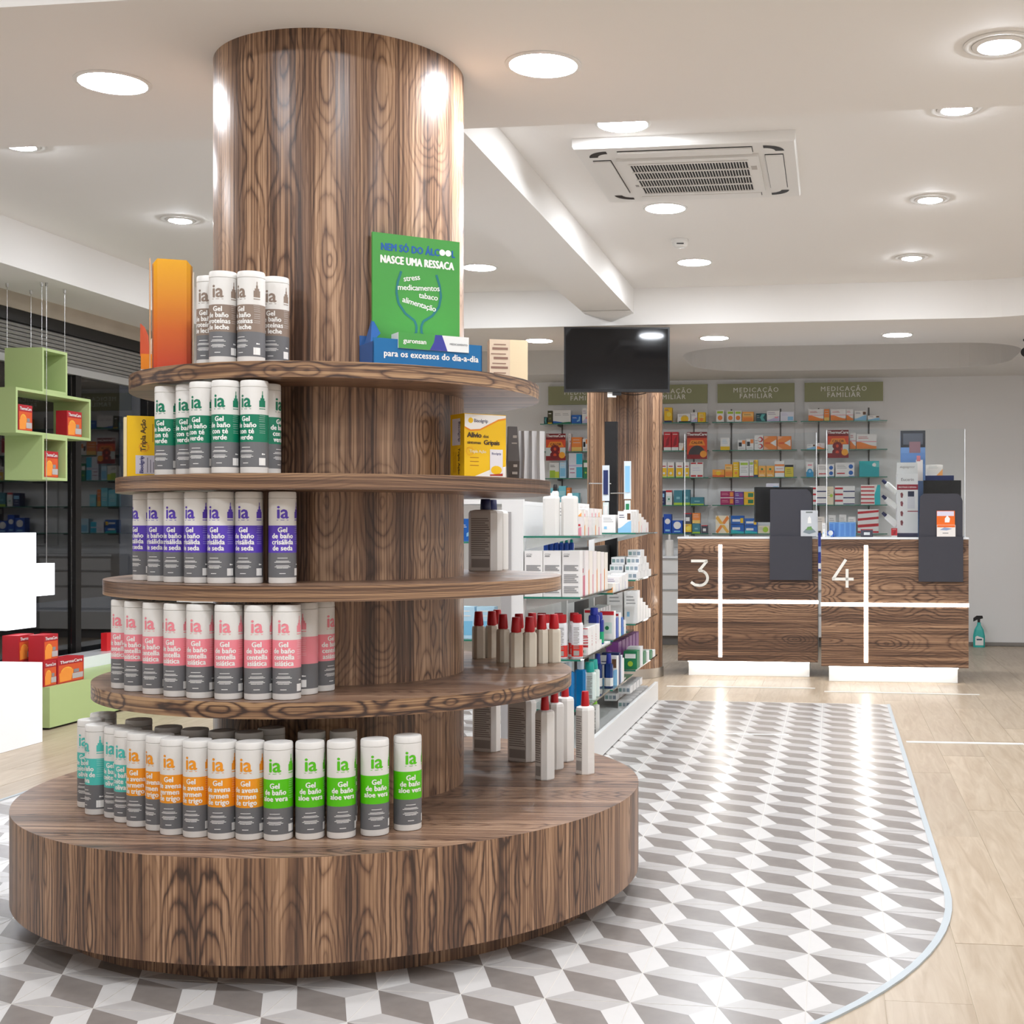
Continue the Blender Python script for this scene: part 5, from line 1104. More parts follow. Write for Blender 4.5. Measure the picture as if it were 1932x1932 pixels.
# skincare display tower on the right counter
w_ = X4(1734)-X4(1694); t = thing('display_tower', 'white skincare display tower with tilted bottles on the right counter', 'display', onc(P4, X4, 1694, .12), A)
MB().box(0, w_, 0, .12, 0, .445, cm('#ece9e7', .35)).build('body', t, bevel=.001)
mb = MB(); mb.poly([(-.004, .02, .430), (w_+.002, .02, .430), (w_-.004, .0, .525), (.0, .0, .525)], cm('#f0eeec', .35)); mb.poly([(-.004, .024, .430), (.0, .004, .525), (w_-.004, .004, .525), (w_+.002, .024, .430)], cm('#f0eeec', .35)); mb.build('header', t)
L = MB(); y = -.0008
L.text('Eucerin', .030, lambda a, b: (w_/2+a, y, .395+b), cm('#7e7a7c'), .0003); L.text('Aquaphor', .026, lambda a, b: (w_/2+a, .0055-.0+(.49-.49), .486+b), cm('#9a9494'), 0)
L.poly([(.0, y, .333), (w_, y, .333), (w_, y, .370), (.0, y, .370)], cm('#9c2334')); L.text('PROTEGE E REPARA', .014, lambda a, b: (w_/2+a, y-.0004, .346+b), M_PRW, .0002)
L.poly([(w_*.52, y, .285), (w_*.82, y, .285), (w_*.82, y, .322), (w_*.52, y, .322)], cm('#2b3350')); L.poly([(w_*.5, y, .20), (w_*.85, y, .20), (w_*.85, y, .285), (w_*.5, y, .285)], cm('#dcd9dd')); L.poly([(w_*.5, y-.0004, .178), (w_, y-.0004, .178), (w_, y-.0004, .184), (w_*.5, y-.0004, .184)], cm('#9c2334'))
for z in (.295, .235, .165, .10): L.poly([(w_*.18, y, z-.016), (w_*.26, y, z-.02), (w_*.30, y, z+.004), (w_*.24, y, z+.02), (w_*.16, y, z+.012)], cm('#8a4a50'))
L.poly([(0, y, 0), (w_, y, 0), (w_, y, .028), (0, y, .028)], cm('#3c3a55'))
L.build('print', t)
for k, z in enumerate((.345, .235, .115)):
    lb = lotion(.042, .03, .098, .034, .013, M_BOTTLE, M_NAVY, printed=False, name='lotion_bottle', ch=.008)
    base = t.location + Vector((CA, SA, 0))*(-.002)+Vector((-SA, CA, 0))*.055; base.z = t.location.z+z-.03
    lb.location = base; lb.rotation_euler = (0, -math.radians(48), A)
    tag(lb, 'white bottle with dark blue cap leaning from the display tower, %s' % ('top', 'middle', 'bottom')[k], 'bottle', 'tilted bottles in the display tower')
def on4(u, y, w_, d_, h_, k, lab, grp=None, z=0, P0=P4, X=X4, name='carton', cat='carton'):
    p = onc(P0, X, u, y, z); return pack(k, w_, d_, h_, p, A, lab, grp, name, cat)
t = thing('display_box', 'blue and grey display box standing behind the skincare tower on the right counter', 'display', onc(P4, X4, 1703, .27), A); w2 = X4(1751)-X4(1703)
MB().box(0, w2, 0, .028, 0, .76, cm('#6d8fc0', .35)).build('body', t)
L = MB(); y = -.0008
for a, b, c, d, cc in ((0, 1, .64, .76, '#33343a'), (.1, .9, .66, .74, '#575a63'), (.35, .8, .60, .68, '#8b6a70'), (0, 1, .52, .60, '#5d7fb2'), (.05, .6, .44, .52, '#3f5f95'), (.62, .9, .40, .55, '#e8ded8'), (.65, .8, .54, .58, '#c9787c')): L.poly([(w2*a, y, c), (w2*b, y, c), (w2*b, y, d), (w2*a, y, d)], cm(cc)); y -= .0004
L.build('print', t)
b4 = on4(1777, .33, X4(1804)-X4(1742), .16, .44, 'nav', 'large royal blue box stack behind the privacy screen of the right counter')
on4(1771, .34, .11, .10, .078, 'wor', 'cream box on top of the large blue box on the right counter', z=.4405)
on4(1770, .29-.0, .13, .004, .001, 'wh', 'white paper slip on the worktop of the right counter')
on4(1688, .06, .040, .035, .062, 'red', 'small red box beside the skincare tower on the right counter')
on4(1637, .20, .085, .075, .055, 'dkb', 'small dark label printer standing on the right counter', name='label_printer', cat='printer')
on4(1590, .22, .19, .08, .105, 'lbt', 'row pack of light blue tubes on the right counter', name='tube_pack', cat='pack')
on4(1567, .16, .05, .05, .045, 'roy', 'small royal blue pack left of the light blue tubes on the right counter')
on4(1546.5+8, .10, .025, .02, .10, 'wh', 'thin white pack at the left end of the right counter')
P = atq(1546.3, 1010, 9.405); tag(MB().box(-.010, .010, -.004, 0, -.26, .02, cm('#2f3c8c', .3)).box(-.009, .009, -.005, -.004, -.24, -.20, M_PRW).box(-.009, .009, -.005, -.004, -.12, -.08, cm('#9fb4e0')).box(-.010, .010, -.012, .004, .02, .032, M_BLACK).build('hanging_strip', loc=P, rz=A), 'blue hanging strip in the gap between the two counters', 'strip')
o = tag(lotion(.075, .055, .15, .05, .013, M_BOTTLE, M_BOTTLE, printed=False, name='pump_bottle'), 'white pump bottle on the low cabinet between pillar and left counter', 'bottle')
P = at(1263, 1050, 11.98); o.location = (P.x, P.y, .8206); o.rotation_euler = (0, 0, A)
# ------------------------------------------------------------------ wall shelving with glass shelves
QS = 11.93                                     # front line of the shelves
def Pw(u, q=QS): v_ = atq(u, 900, q); return PQ(v_.x, v_.y)[0]
SHZ = [CAMZ-(v-VH)*11.9/F for v in (795, 848.5, 900, 952.5, 1006.5)]
BAYS = {}
def bay(name, u0, u1, lab):
    p0, p1 = Pw(u0, QB-.03), Pw(u1, QB-.03)
    t = thing('wall_bay', lab, 'shelving', R(p0, QS, 0), A); w_ = p1-p0; dp = QB-QS
    MB().box(0, w_, dp-.022, dp-.004, .90, 2.44, mat('bay_panel', '#f0eeec', .6)).build('back_panel', t)
    zs0, zs1 = CAMZ-(758.5-VH)*12.1/F, CAMZ-(723-VH)*12.1/F
    MB().box(0, w_, dp-.045, dp-.0225, zs0, zs1, M_SIGN).build('sign_panel', t, bevel=.001)
    L = MB(); L.text('MEDICAÇÃO', .062, lambda a, b: (w_/2+a, dp-.0458, zs0+.095+b), M_LETTER, .0009, 1.25); L.build('lettering', t); L = MB(); L.text('FAMILIAR', .062, lambda a, b: (w_/2+a, dp-.0458, zs0+.040+b), M_LETTER, .0014, 1.22); L.build('lettering', t)
    for x in (w_*.18, w_*.82): MB().box(x-.0065, x+.0065, dp-.030, dp-.0225, .92, zs0-.06, mat('rail_dark', '#6a6764', .5)).build('rail', t)
    for z in SHZ:
        MB().box(-.03, w_+.03, .0, dp-.036, z-.008, z, M_GLASS).box(-.03, w_+.03, -.0012, -.0002, z-.008, z, M_GEDGE).build('glass_shelf', t)
        for x in (w_*.18, w_*.82):
            MB().box(x-.004, x+.004, .03, dp-.034, z-.022, z-.0085, mat('rail_dark', '#6a6764', .5)).build('bracket', t)
    BAYS[name] = t; return t
bay('b1', 1035, 1178, 'wall shelving bay under the sign left of the wooden pillar')
bay('b2', 1192, 1335, 'wall shelving bay under the sign right of the wooden pillar')
bay('b3', 1354, 1499, 'wall shelving bay under the sign behind the left counter')
bay('b4', 1518, 1666, 'wall shelving bay under the sign behind the right counter')
# low drawer cabinets under the bays
for i, (u0, u1) in enumerate(((1030, 1182), (1186, 1346), (1349, 1508), (1511, 1672))):
    p0, p1 = Pw(u0, 11.86), Pw(u1, 11.86); w_ = p1-p0
    t = thing('drawer_cabinet', 'white low drawer cabinet along the back wall, %s from the left' % ORD[i], 'cabinet', R(p0, 11.86, 0), A)
    MB().box(0, w_, .02, QB-11.86-.02, .085, .80, M_WHITE).build('carcass', t)
    MB().box(-.002, w_+.002, -.005, QB-11.86-.016, .80, .82, M_WGLOSS).build('worktop', t)
    MB().box(.0, w_, .04, .30, .001, .085, mat('plinth_grey', '#6b6763', .5)).build('plinth', t)
    for z0, z1 in ((.09, .285), (.295, .505), (.515, .655), (.665, .79)):
        d = MB().box(.004, w_-.004, 0, .019, z0, z1, M_WHITE).build('drawer', t, bevel=.0015)
        MB().box(.004, w_-.004, -.004, 0, z1-.008, z1-.002, M_STEEL).build('handle', d)
BN = {'b1': 'left of the pillar', 'b2': 'right of the pillar', 'b3': 'behind the left counter', 'b4': 'behind the right counter'}
SN = ('top', 'second', 'third', 'fourth', 'lowest')
def cartons(bn, row, items):
    z = SHZ[row]; n = 0
    for it in items:
        u0, u1, v0, k = it[:4]; vb = it[4] if len(it) > 4 else None; n += 1
        q = QS+.035; p0, p1 = Pw(u0, q), Pw(u1, q); P = R((p0+p1)/2, q, z+.0005)
        Y = P.y; h_ = (CAMZ-(v0-VH)*Y/F)-z; zb = 0
        if vb: zb = (CAMZ-(vb-VH)*Y/F)-z; h_ -= zb
        b = style(k)[2]
        lab = '%s, %s from left, %s shelf %s' % (b, ORD[n-1], SN[row], BN[bn])
        P.z += zb+(.0004 if vb else 0)
        pack(k, max(.02, p1-p0-.003), .085, h_, P, A, lab, 'cartons on the wall shelving')
cartons('b3', 0, [(1351, 1366, 774, 'wgo'), (1371, 1385, 775, 'wgo'), (1385.5, 1399.5, 775, 'wgo'), (1400, 1422, 777, 'ora'), (1426, 1446, 780, 'dte'), (1446.5, 1471, 775, 'lil'), (1472, 1498, 777, 'wlb')])
cartons('b3', 1, [(1359, 1377, 826, 'wy'), (1392, 1407, 830, 'wbk'), (1407.5, 1422.5, 828, 'wbk'), (1423, 1440, 821, 'wrd'), (1440.5, 1466, 823, 'odi'), (1466.5, 1493, 823, 'odi')])
cartons('b3', 2, [(1344, 1367, 886, 'ofl'), (1367.5, 1382, 876, 'ora'), (1382.5, 1394.5, 872, 'yel'), (1395, 1413, 870, 'wgr'), (1413.5, 1422, 869, 'wgr'), (1422.5, 1430, 868, 'ylw'), (1430.5, 1445, 879, 'olf'), (1445.5, 1461, 879, 'olf'), (1461.5, 1480, 870, 'wos'), (1480.5, 1497, 877, 'ybl')])
cartons('b3', 3, [(1359, 1385, 926, 'mag'), (1385.5, 1403, 928, 'pur'), (1403.5, 1429, 928, 'yog'), (1429.5, 1444, 926, 'wh'), (1445, 1470, 924, 'pk'), (1445, 1470, 912, 'wlb', 923.5)])
cartons('b3', 4, [(1350, 1376, 973, 'wox'), (1379, 1404, 973, 'blu'), (1405, 1429, 978, 'blu'), (1430, 1452, 992, 'crm'), (1456, 1478, 985, 'wh')])
cartons('b2', 0, [(1220, 1246, 776, 'yel'), (1253, 1268, 769, 'ylw'), (1278, 1303, 781, 'wyb'), (1303.5, 1316, 778, 'lil'), (1316.5, 1331, 778, 'yel')])
cartons('b2', 1, [(1230, 1250, 820, 'red'), (1252, 1266.5, 815, 'red'), (1267, 1280, 815, 'red'), (1280.5, 1290, 836, 'wor')])
cartons('b2', 2, [(1230, 1246, 872, 'wye'), (1247, 1258.5, 872, 'wye'), (1259, 1272, 872, 'wye'), (1275, 1289, 872, 'wye'), (1291, 1301, 872, 'wye'), (1302, 1327, 872, 'wrs')])
cartons('b2', 3, [(1240, 1255, 926, 'nav'), (1256, 1268, 925, 'btl'), (1271, 1288, 925, 'tea'), (1289, 1302, 924, 'tea'), (1302.5, 1328, 938, 'tea')])
cartons('b2', 4, [(1230, 1251, 976, 'roy'), (1252, 1267, 970, 'roy'), (1267.5, 1288, 982, 'roy'), (1290, 1305, 989, 'ylw'), (1290, 1305, 968, 'dkb', 988.5), (1306, 1321, 988, 'tea'), (1306, 1321, 968, 'org', 987.5), (1323, 1335, 991, 'dkb')])
cartons('b4', 0, [(1525, 1554, 772, 'owh'), (1554.5, 1565, 772, 'org'), (1567, 1596, 772, 'owh'), (1596.5, 1610, 772, 'owh'), (1612, 1635, 775, 'wbw'), (1637, 1660, 784, 'wbw')])
cartons('b4', 1, [(1522, 1539, 838, 'wbw'), (1541, 1556, 836, 'owh'), (1603, 1615, 816, 'owh'), (1615.5, 1654, 819, 'owh')])
cartons('b4', 2, [(1521, 1535, 872, 'tub'), (1542, 1574, 876, 'wbc'), (1576, 1612, 873, 'wbc'), (1621, 1659, 870, 'tur')])
cartons('b4', 3, [(1527, 1559, 917, 'str'), (1560, 1573, 918, 'crm'), (1575, 1613, 917, 'str'), (1624, 1661, 915, 'rtl')])
cartons('b4', 4, [(1540, 1556, 975, 'wor'), (1563, 1577, 972, 'wh'), (1583, 1597, 971, 'wh'), (1600, 1615, 975, 'wh'), (1618, 1658, 961, 'rst')])
cartons('b1', 0, [(1026, 1032, 787, 'dte'), (1033, 1042, 775, 'oli'), (1043, 1077, 774, 'w2'), (1078, 1097, 783, 'bhk'), (1098, 1110, 770, 'lil'), (1114, 1140, 778, 'wh')])
cartons('b1', 1, [(1072, 1077.5, 818, 'pk'), (1078, 1098, 825, 'org'), (1099, 1110, 828, 'wbk'), (1114, 1140, 828, 'wor')])
cartons('b1', 2, [(1036, 1055, 873, 'gw'), (1055.5, 1068, 868, 'lb'), (1073, 1099, 855, 'cy'), (1100, 1110, 868, 'grn')])
cartons('b1', 3, [(1036, 1053, 921, 'cyn'), (1054, 1068, 917, 'cyn'), (1068.5, 1076, 920, 'org'), (1078, 1092, 930, 'cyn')])
cartons('b1', 4, [(1036, 1060, 980, 'blu'), (1062, 1090, 984, 'cy'), (1094, 1120, 978, 'lb')])
# promotional cards hanging over the shelf fronts
def promo(u0, u1, v0, v1, lab, kind):
    q = QS-.02; a = atq(u0, v1, q); b = atq(u1, v0, q); w_ = (Vector((b.x, b.y, 0))-Vector((a.x, a.y, 0))).length; h_ = b.z-a.z
    t = thing('promotional_card', lab, 'card', a, A)
    MB().box(0, w_, 0, .004, 0, h_, cm('#d9481f', .4)).build('card', t)
    L = MB(); y = -.0006
    L.poly([(0, y, h_*.78), (w_, y, h_*.78), (w_, y, h_), (0, y, h_)], cm('#7f1418')); L.poly([(0, y, 0), (w_, y, 0), (w_, y, h_*.17), (0, y, h_*.17)], cm('#8c1518'))
    L.poly([(w_*.08, y, h_*.5), (w_*.92, y, h_*.5), (w_*.8, y, h_*.70), (w_*.2, y, h_*.70)], cm('#f08c28'))
    L.text('ThermaCare', w_*.19, lambda p, r: (w_/2+p, y-.0004, h_*.87+r), M_PRW, .0012); L.text('CALOR', w_*.17, lambda p, r: (w_/2+p, y-.0004, h_*.56+r), cm('#3a1408'), .0008)
    y = -.0010
    if kind == '8':
        L.poly([(0, y+.0002, h_*.17), (w_*.3, y+.0002, h_*.17), (w_*.3, y+.0002, h_*.48), (0, y+.0002, h_*.48)], cm('#cfd8d4')); L.poly([(w_*.72, y+.0002, h_*.17), (w_, y+.0002, h_*.17), (w_, y+.0002, h_*.48), (w_*.72, y+.0002, h_*.48)], cm('#cfd8d4'))
        L.text('8', h_*.74, lambda p, r: (w_*.46+p, y-.0006, h_*.06+r), cm('#7a1014'), .006)
        n = 16; L.poly([(w_*.82+.030*math.cos(2*PI*i/n), y-.001, h_*.20+.030*math.sin(2*PI*i/n)) for i in range(n)], cm('#f2a42a'))
    else:
        L.poly([(w_*(.5+.42*math.cos(PI*i/10)), y, h_*(.16+.34*math.sin(PI*i/10))) for i in range(11)], cm('#3b3538'))
        n = 12; L.poly([(w_*.82+.032*math.cos(2*PI*i/n), y-.001, h_*.18+.032*math.sin(2*PI*i/n)) for i in range(n)], cm('#ee9a34'))
    L.build('print', t)
promo(1030, 1067, 818, 869, 'red and orange card with a big 8 left of the pillar', '8')
promo(1296, 1334, 815, 866, 'red and orange card with a dark hump right of the pillar', 'hump')
promo(1561.5, 1601, 811, 864, 'red and orange card with a big 8 behind the right counter', '8')
# spray bottle on the floor by the wall
P = atz(1847, 1221, 0); t = thing('spray_bottle', 'turquoise spray bottle on the floor by the back wall', 'bottle', P, A)
MB().loft([(chamf(.10, .06, .016), 0), (chamf(.104, .062, .016), .10), (chamf(.08, .05, .014), .16), (chamf(.034, .034, .008), .20), (chamf(.03, .03, .008), .225)], mat('spray_teal', '#3dbab2', .25)).build('body', t)
MB().prism([(-.05, .232), (-.05, .262), (-.02, .285), (.03, .285), (.035, .262), (.01, .255), (.008, .225), (-.012, .225), (-.014, .250)], -.012, .012, M_BLACK).build('spray_head', t).matrix_local = Matrix(((1, 0, 0, 0), (0, 0, 1, 0), (0, 1, 0, 0), (0, 0, 0, 1)))
L = MB(); L.poly([(-.036, -.0318, .02), (.036, -.0318, .02), (.036, -.0318, .085), (-.02, -.0318, .105), (-.036, -.0318, .095)], M_PRW); L.poly([(-.024, -.0322, .065), (.024, -.0322, .065), (.024, -.0322, .078), (-.024, -.0322, .078)], cm('#27586b')); L.build('label', t)
# ------------------------------------------------------------------ shop window display on the left
t = thing('platform', 'glowing white display block in front of the shop window', 'display block', R(-4.72, 4.9), A)
MB().box(0, .74, 0, qof(6.61, -3.98)-4.9, .001, .406, M_BOXL).build('block', t, bevel=.004)
g0 = qof(6.99, -4.17)
tag(MB().box(0, .33, 0, 2.3, .012, .231, M_GREEN).box(.02, .31, .02, 2.28, .001, .012, M_DARK).build('platform', loc=R(-4.50, g0), rz=A, bevel=.003), 'pale green low display step below the shop window', 'display step')
tag(MB().box(0, .20, 0, 2.4, .001, .30, M_WGLOSS).build('platform', loc=R(-4.705, 6.45), rz=A, bevel=.003), 'long white display step against the shop window', 'display step')
# pharmacy cross lit from inside, hung on wires
PX = -4.36
def cross_pt(u, v, p=PX): X_ = atp(u, v, p); return PQ(X_.x, X_.y)[1], X_.z
qa, za = cross_pt(12, 1190); qb, zb = cross_pt(68, 1005); _, z1_ = cross_pt(68, 1125); _, z2_ = cross_pt(68, 1064); qc, _ = cross_pt(103, 1100)
arm = qc-qb
def soffit_z(p): return ZS if p < PS else ZC
t = thing('light_cross', 'glowing white cross sign hanging in the shop window', 'sign', R(PX, (qa+qb)/2, (za+zb)/2), A)
hw, ha = (qb-qa)/2, (qb-qa)/2+arm; zc_ = (za+zb)/2
pts = [(-hw, za), (hw, za), (hw, z1_), (ha, z1_), (ha, z2_), (hw, z2_), (hw, zb), (-hw, zb), (-hw, z2_), (-ha, z2_), (-ha, z1_), (-hw, z1_)]
mb = MB(); n = len(pts); dpx = .07
for x, rev in ((0, False), (-dpx, True)):
    quads = [[(-hw, za), (hw, za), (hw, zb), (-hw, zb)], [(hw, z1_), (ha, z1_), (ha, z2_), (hw, z2_)], [(-ha, z1_), (-hw, z1_), (-hw, z2_), (-ha, z2_)]]
    for qd in quads: mb.poly([(x, y, z-zc_) for y, z in (reversed(qd) if rev else qd)], M_CROSSL)
for i in range(n):
    (ya, z_a), (yb, z_b) = pts[i], pts[(i+1) % n]; mb.poly([(-dpx, ya, z_a-zc_), (-dpx, yb, z_b-zc_), (0, yb, z_b-zc_), (0, ya, z_a-zc_)], M_CROSSL)
mb.build('lit_body', t)
L = MB(); L.poly([(.0006, .03+.035*math.cos(2*PI*i/20), (z1_+z2_)/2-zc_-.03+.06*math.sin(2*PI*i/20)) for i in range(20)], mat('cross_spot', '#d7dde6', .4, emit='#d7e2ef', strength=.45)); L.build('emblem', t)
for y in (-ha+.02, ha-.03):
    zt_ = z2_; MB().tube([(-.03, y, zt_-zc_), (-.03, y, ZS-zc_)], .0018, 6, M_CHROME).lathe([(.008, ZS-zc_-.02), (.008, ZS-zc_)], 8, M_CHROME, -.03, y).build('wire', t)
# green cube cross on wires
PG = -4.40; bxd = .17
def cellq(u, v): return cross_pt(u, v, PG)
qL, zT = cellq(80, 656); qR, _ = cellq(127, 670); _, zB = cellq(80, 750)
cell = qR-qL; ch = (cellq(80, 655)[1]-cellq(80, 905)[1])/3
q0c = qL; ztop = cellq(80, 655)[1]
t = thing('cube_cross', 'pale green cross of open cubes hanging in the shop window', 'hanging shelf', R(PG, q0c, ztop-1.5*ch), A)
th = .016
def cube(yq, zq, span=1):
    y0, y1 = yq*cell, (yq+span)*cell; z0, z1 = (1-zq)*ch-ch/2, (2-zq)*ch-ch/2; bx = -bxd*1.35
    if zq == 1: z0 += .0003; z1 -= .0003
    MB().box(bx, 0, y0, y0+th, z0, z1, M_GREEN).box(bx, 0, y1-th, y1, z0, z1, M_GREEN).box(bx, 0, y0+th, y1-th, z0, z0+th, M_GREEN).box(bx, 0, y0+th, y1-th, z1-th, z1, M_GREEN).build('cube', t)
for yq, zq, sp_ in ((0, 0, 1), (-1, 1, 3), (0, 2, 1)): cube(yq, zq, sp_)
for y, x in ((.01, -.01), (cell-.01, -.01), (.01, -bxd*1.3), (cell-.01, -bxd*1.3)):
    zt_ = ZS-(ztop-1.5*ch); MB().tube([(x, y, 1.5*ch), (x, y, zt_ if x-.0+PG < PS else zt_)], .0015, 6, M_CHROME).lathe([(.007, zt_-.022), (.009, zt_-.001)], 8, M_CHROME, x, y).build('wire', t)
# red heat wrap cartons
def heat(p, q, z, w_, d_, h_, lab, rz=PI/2, grp='red heat wrap cartons'):
    if 'heat' not in PROTO:
        mb = carton_mb(.11, .06, .105, '#b3202a', [('r', .04, .96, .04, .74, '#d8582a'), ('c', .35, .4, .24, '#f0b040'), ('p', [(.08, .06), (.5, .08), (.6, .5), (.3, .62), (.06, .4)], '#f2953a'), ('r', .55, .96, .12, .34, '#b9b2b0'), ('r', .6, .8, .36, .5, '#8d8a8c'), ('t', 'ThermaCare', .17, .5, .80, 'white')])
        PROTO['heat'] = mb.build('carton', bevel=.0008); o = PROTO['heat']
    else: o = PROTO['heat'].copy(); COL.objects.link(o)
    o.location = R(p, q, z+.0006); o.rotation_euler = (0, 0, A+rz); o.scale = (w_/.11, d_/.06, h_/.105); return tag(o, lab, 'carton', grp)
def hq(u, v, p): X_ = atp(u, v, p); return PQ(X_.x, X_.y)[1], X_.z
cz = ztop-1.5*ch
heat(PG-.03, q0c-.5*cell+.01, cz-.5*ch+th, .125, .07, .145, 'red heat wrap carton in the left cube of the green cross')
heat(PG-.03, q0c+1.5*cell, cz-.5*ch+th, .15, .07, .15, 'red heat wrap carton in the right cube of the green cross')
heat(PG-.03, q0c+.55*cell, cz-1.5*ch+th, .13, .07, .15, 'red heat wrap carton in the bottom cube of the green cross')
for u0, u1, lab, p in ((83, 106.5, 'red heat wrap carton on the green step, half behind the white block', -4.20), (108.5, 158, 'wide red heat wrap carton lying on the green step', -4.20)):
    qa_, _ = hq(u0, 1260, p); qb_, _ = hq(u1, 1260, p); heat(p, (qa_+qb_)/2, .231, qb_-qa_, .10, .135, lab)
qa_, _ = hq(22, 1260, -4.33); qb_, _ = hq(62, 1260, -4.33)
heat(-4.22, g0+.06-.20+.23, .3667, .13, .09, .14, 'upper red heat wrap carton stacked above the near end of the green step')
heat(-4.33, g0+.08, .231, .20, .10, .135, 'red heat wrap carton behind the first one on the green step')
heat(-4.345, g0+.06, .3667, .16, .09, .14, 'upper red heat wrap carton showing its pale back on the green step', rz=PI/2+.1)
qr, zr = hq(201, 1228, -4.6); tag(MB().box(-.02, .02, -.03, .03, 0, .115, cm('#d8232a', .3)).build('carton', loc=R(-4.60, qr, .3006), rz=A), 'small plain red box on the long white step', 'carton')
# ------------------------------------------------------------------ ceiling fittings
def panel_lamp(loc, lab, grp='round ceiling panels'):
    if 'panel' not in PROTO:
        t = PROTO['panel'] = thing('ceiling_lamp', 'x', 'lamp', (0, 0, 0))
        MB().lathe([(.100, -.0004), (.1135, -.0004), (.1135, -.003), (.101, -.006), (.100, -.0004)], 40, M_PLASTIC, cap=False).build('ring', t, smooth=40)
        MB().lathe([(.100, -.001), (.099, -.0045), (.085, -.0075), (.05, -.009), (.0005, -.0095)], 40, M_LAMP, cap=False).build('diffuser', t, smooth=60)
    else: t = copy_tree(PROTO['panel'], loc, 0, lab, 'lamp', grp)
    t.location = loc; tag(t, lab, 'lamp', grp)
def spot_lamp(loc, lab, rz=0.0, grp='adjustable ceiling spots'):
    if 'spot' not in PROTO:
        t = PROTO['spot'] = thing('ceiling_spot', 'x', 'lamp', (0, 0, 0))
        MB().lathe([(.078, -.0004), (.100, -.0004), (.1005, -.003), (.094, -.0055), (.078, -.004), (.078, -.0004)], 36, M_PLASTIC, cap=False).build('ring', t, smooth=40)
        MB().lathe([(.056, .0), (.077, -.0004), (.076, -.006), (.060, -.010), (.056, -.006)], 36, M_PLASTIC, cap=False).build('gimbal', t, smooth=40)
        MB().lathe([(.056, -.004), (.05, -.012), (.03, -.018), (.0005, -.019)], 28, M_SPOTL, cap=False).build('lens', t, smooth=60)
    else: t = copy_tree(PROTO['spot'], loc, rz, lab, 'lamp', grp)
    t.location = loc; t.rotation_euler = (0, 0, rz); tag(t, lab, 'lamp', grp)
for u, v, z, lab in ((213, 155, ZS, 'round ceiling panel left of the thick wooden column'), (1025, 121, ZS, 'round ceiling panel right of the thick wooden column'), (1175, 233, ZC, 'round ceiling panel above the air conditioner, cut by the soffit edge'),
   (1255, 392, ZC, 'round ceiling panel just beyond the air conditioner'), (1310, 494, ZC, 'round ceiling panel beyond the smoke detector'), (905, 504, ZC, 'round ceiling panel seen beside the green card display'), (1017, 642, ZS, 'round ceiling panel left of the television'),
   (1348, 637, ZS, 'round ceiling panel right of the television'), (1693, 631, ZS, 'round ceiling panel at the far right above the right counter')):
    panel_lamp(atz(u, v, z), lab)
for p, q, z in ((-2.19, 6.6, ZC), (-2.19, 5.27, ZC), (-2.2, 2.2, ZC), (-.85, 2.2, ZC), (.5, 2.2, ZC), (-2.2, .4, ZC), (-.85, .4, ZC), (.5, .4, ZC), (1.9, 2.2, ZC), (1.9, .4, ZC)):  # unseen lamps continuing the rows, kept in for the light they give
    panel_lamp(R(p, q, z), 'round ceiling panel outside the picture or hidden by the column', 'round ceiling panels out of sight')
for u, v, z, lab in ((1885, 83, ZS, 'adjustable ceiling spot in the upper right corner'), (1805, 204, ZC, 'adjustable ceiling spot cut by the soffit edge on the right'), (1755, 375, ZC, 'adjustable ceiling spot right of the air conditioner'), (1720, 485, ZC, 'adjustable ceiling spot farthest back on the right'),
   (40, 273, ZC, 'adjustable ceiling spot at the left edge of the picture'), (340, 414, ZC, 'adjustable ceiling spot above the orange display board')):
    spot_lamp(atz(u, v, z), lab, .3 if u > 1000 else -.3)
for p, q, z in ((1.9, 4.0, ZS), (2.1, 5.2, ZS), (2.1, 6.5, ZS), (2.1, 7.9, ZS), (-3.4, 3.8, ZS), (-3.42, 7.8, ZC)):  # unseen spots, likewise added for their light
    spot_lamp(R(p, q, z), 'adjustable ceiling spot outside the picture', 0, 'adjustable spots out of sight')
# air conditioner cassette
ac = thing('air_conditioner', 'white ceiling cassette air conditioner with dark grille', 'air conditioner', R(-1.08, 5.345, ZC), A)
aw, ad, az = .93, .91, -.045
MB().box(0, aw, 0, ad, -.035, 0, M_PLASTIC).loft([([(0, 0), (aw, 0), (aw, ad), (0, ad)], -.035), ([(.006, .006), (aw-.006, .006), (aw-.006, ad-.006), (.006, ad-.006)], az)][::-1], M_PLASTIC).build('housing', ac)
MB().box(.16, aw-.16, .16, ad-.16, az-.014, az-.0003, M_PLASTIC).build('grille_frame', ac, bevel=.004)
gx0, gx1, gy0, gy1 = .21, aw-.21, .21, ad-.21
MB().box(gx0, gx1, gy0, gy1, az-.0146, az-.0142, mat('grille_dark', '#111214', .6)).build('grille_recess', ac)
nb_ = 40
bar0 = MB().box(-.0017, .0017, gy0, gy1, az-.0170, az-.0147, M_PLASTIC).build('louvre', ac, loc=(gx0, 0, 0))
for i in range(1, nb_+1):
    o = bar0.copy(); COL.objects.link(o); o.parent = ac; o.location = (gx0+(gx1-gx0)*i/nb_, 0, 0)
for k in range(5):
    y = gy0+(gy1-gy0)*k/4; MB().box(gx0-.004, gx1+.004, y-.005, y+.005, az-.0195, az-.0147, M_PLASTIC).build('cross_bar', ac)
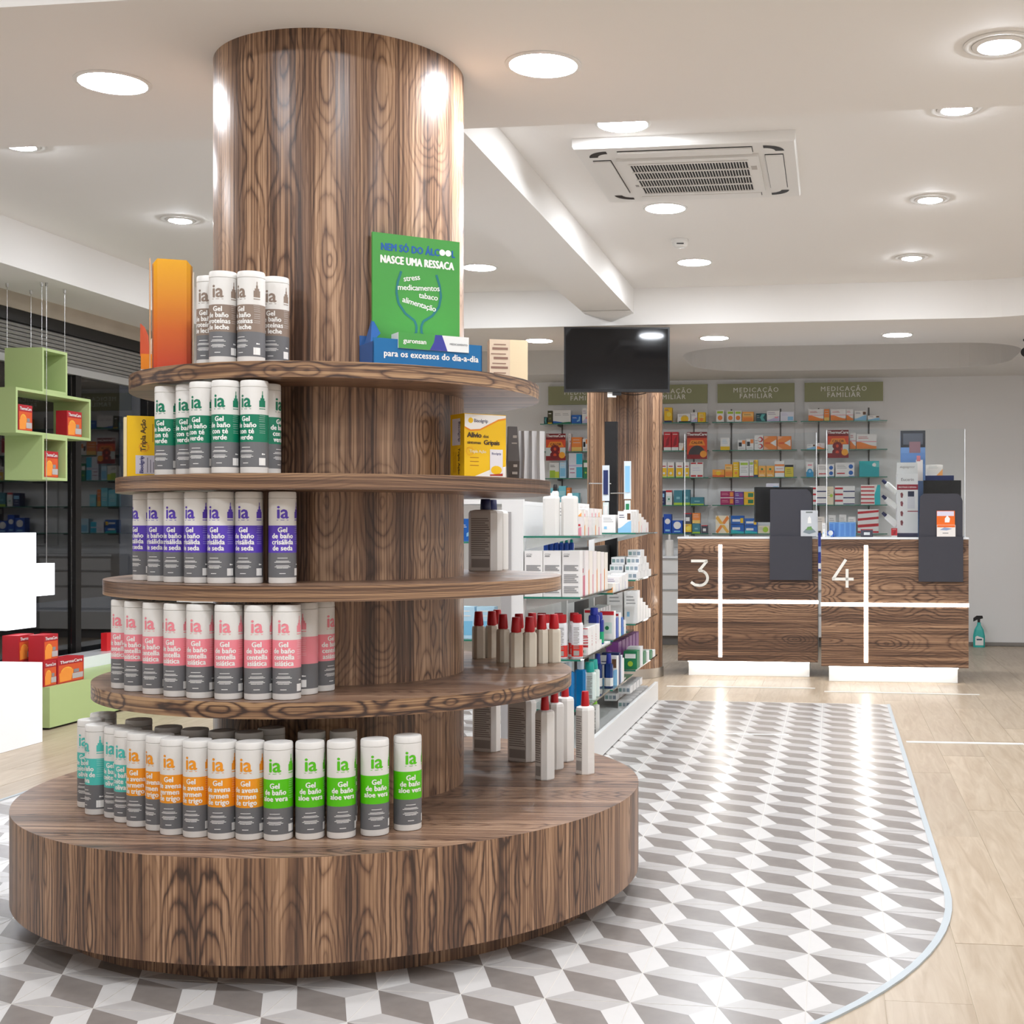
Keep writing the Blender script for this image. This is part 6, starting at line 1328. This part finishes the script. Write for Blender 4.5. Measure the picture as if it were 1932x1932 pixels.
for pts_ in (((.18, .055), (aw-.18, .135)), ((.18, ad-.135), (aw-.18, ad-.055)), ((.055, .18), (.135, ad-.18)), ((aw-.135, .18), (aw-.055, ad-.18))):
    (x0, y0), (x1, y1) = pts_; MB().box(x0, x1, y0, y1, az-.0012, az-.0002, M_BLACK).build('outlet', ac)
    MB().box(x0+.003, x1-.003, y0+.003, y1-.003, az-.010, az-.003, M_PLASTIC).build('flap', ac, bevel=.003)
for cx_, cy_, a0 in ((.135, .135, PI), (aw-.135, .135, 1.5*PI), (aw-.135, ad-.135, 0), (.135, ad-.135, .5*PI)):
    mb = MB(); n = 8; ro, ri = .085, .048
    for i in range(n):
        a, b = a0+PI/2*i/n, a0+PI/2*(i+1)/n
        mb.poly([(cx_+ri*math.cos(a), cy_+ri*math.sin(a), az-.001), (cx_+ri*math.cos(b), cy_+ri*math.sin(b), az-.001), (cx_+ro*math.cos(b), cy_+ro*math.sin(b), az-.001), (cx_+ro*math.cos(a), cy_+ro*math.sin(a), az-.001)][::-1], M_BLACK)
    mb.build('corner_outlet', ac)
MB().box(aw-.20, aw-.175, .30, .36, az-.0149, az-.0143, cm('#b9b2ab')).box(.185, .20, ad-.36, ad-.33, az-.0149, az-.0143, cm('#9a9794')).build('sensor_window', ac)
# smoke detector and camera
P = atz(1283, 452, ZC); t = thing('smoke_detector', 'small white smoke detector on the ceiling beyond the air conditioner', 'smoke detector', P)
MB().lathe([(.048, -.0005), (.05, -.012), (.046, -.016)], 28, M_PLASTIC).build('base', t, smooth=40); MB().lathe([(.044, -.016), (.042, -.032), (.028, -.044), (.0005, -.046)], 28, M_PLASTIC, cap=False).build('chamber', t, smooth=50); MB().box(-.02, .02, -.044, -.0405, -.034, -.028, M_BLACK).build('vent', t)
P = atz(1938, 640, ZS); t = thing('security_camera', 'black security camera cut by the right edge under the soffit', 'camera', P)
MB().lathe([(.03, -.012), (.03, -.0005)], 16, M_BLACK).build('mount', t, smooth=40); MB().tube([(0, 0, -.012), (0, 0, -.07)], .012, 10, M_BLACK).build('arm', t); MB().lathe([(.0005, -.035), (.03, -.03), (.034, 0), (.034, .06)], 18, M_BLACK).build('housing', t, loc=(-.0, 0, -.085), smooth=40).rotation_euler = (PI/2+.3, 0, -.5)
for o in bpy.data.objects:
    if '_s' in o: del o['_s']
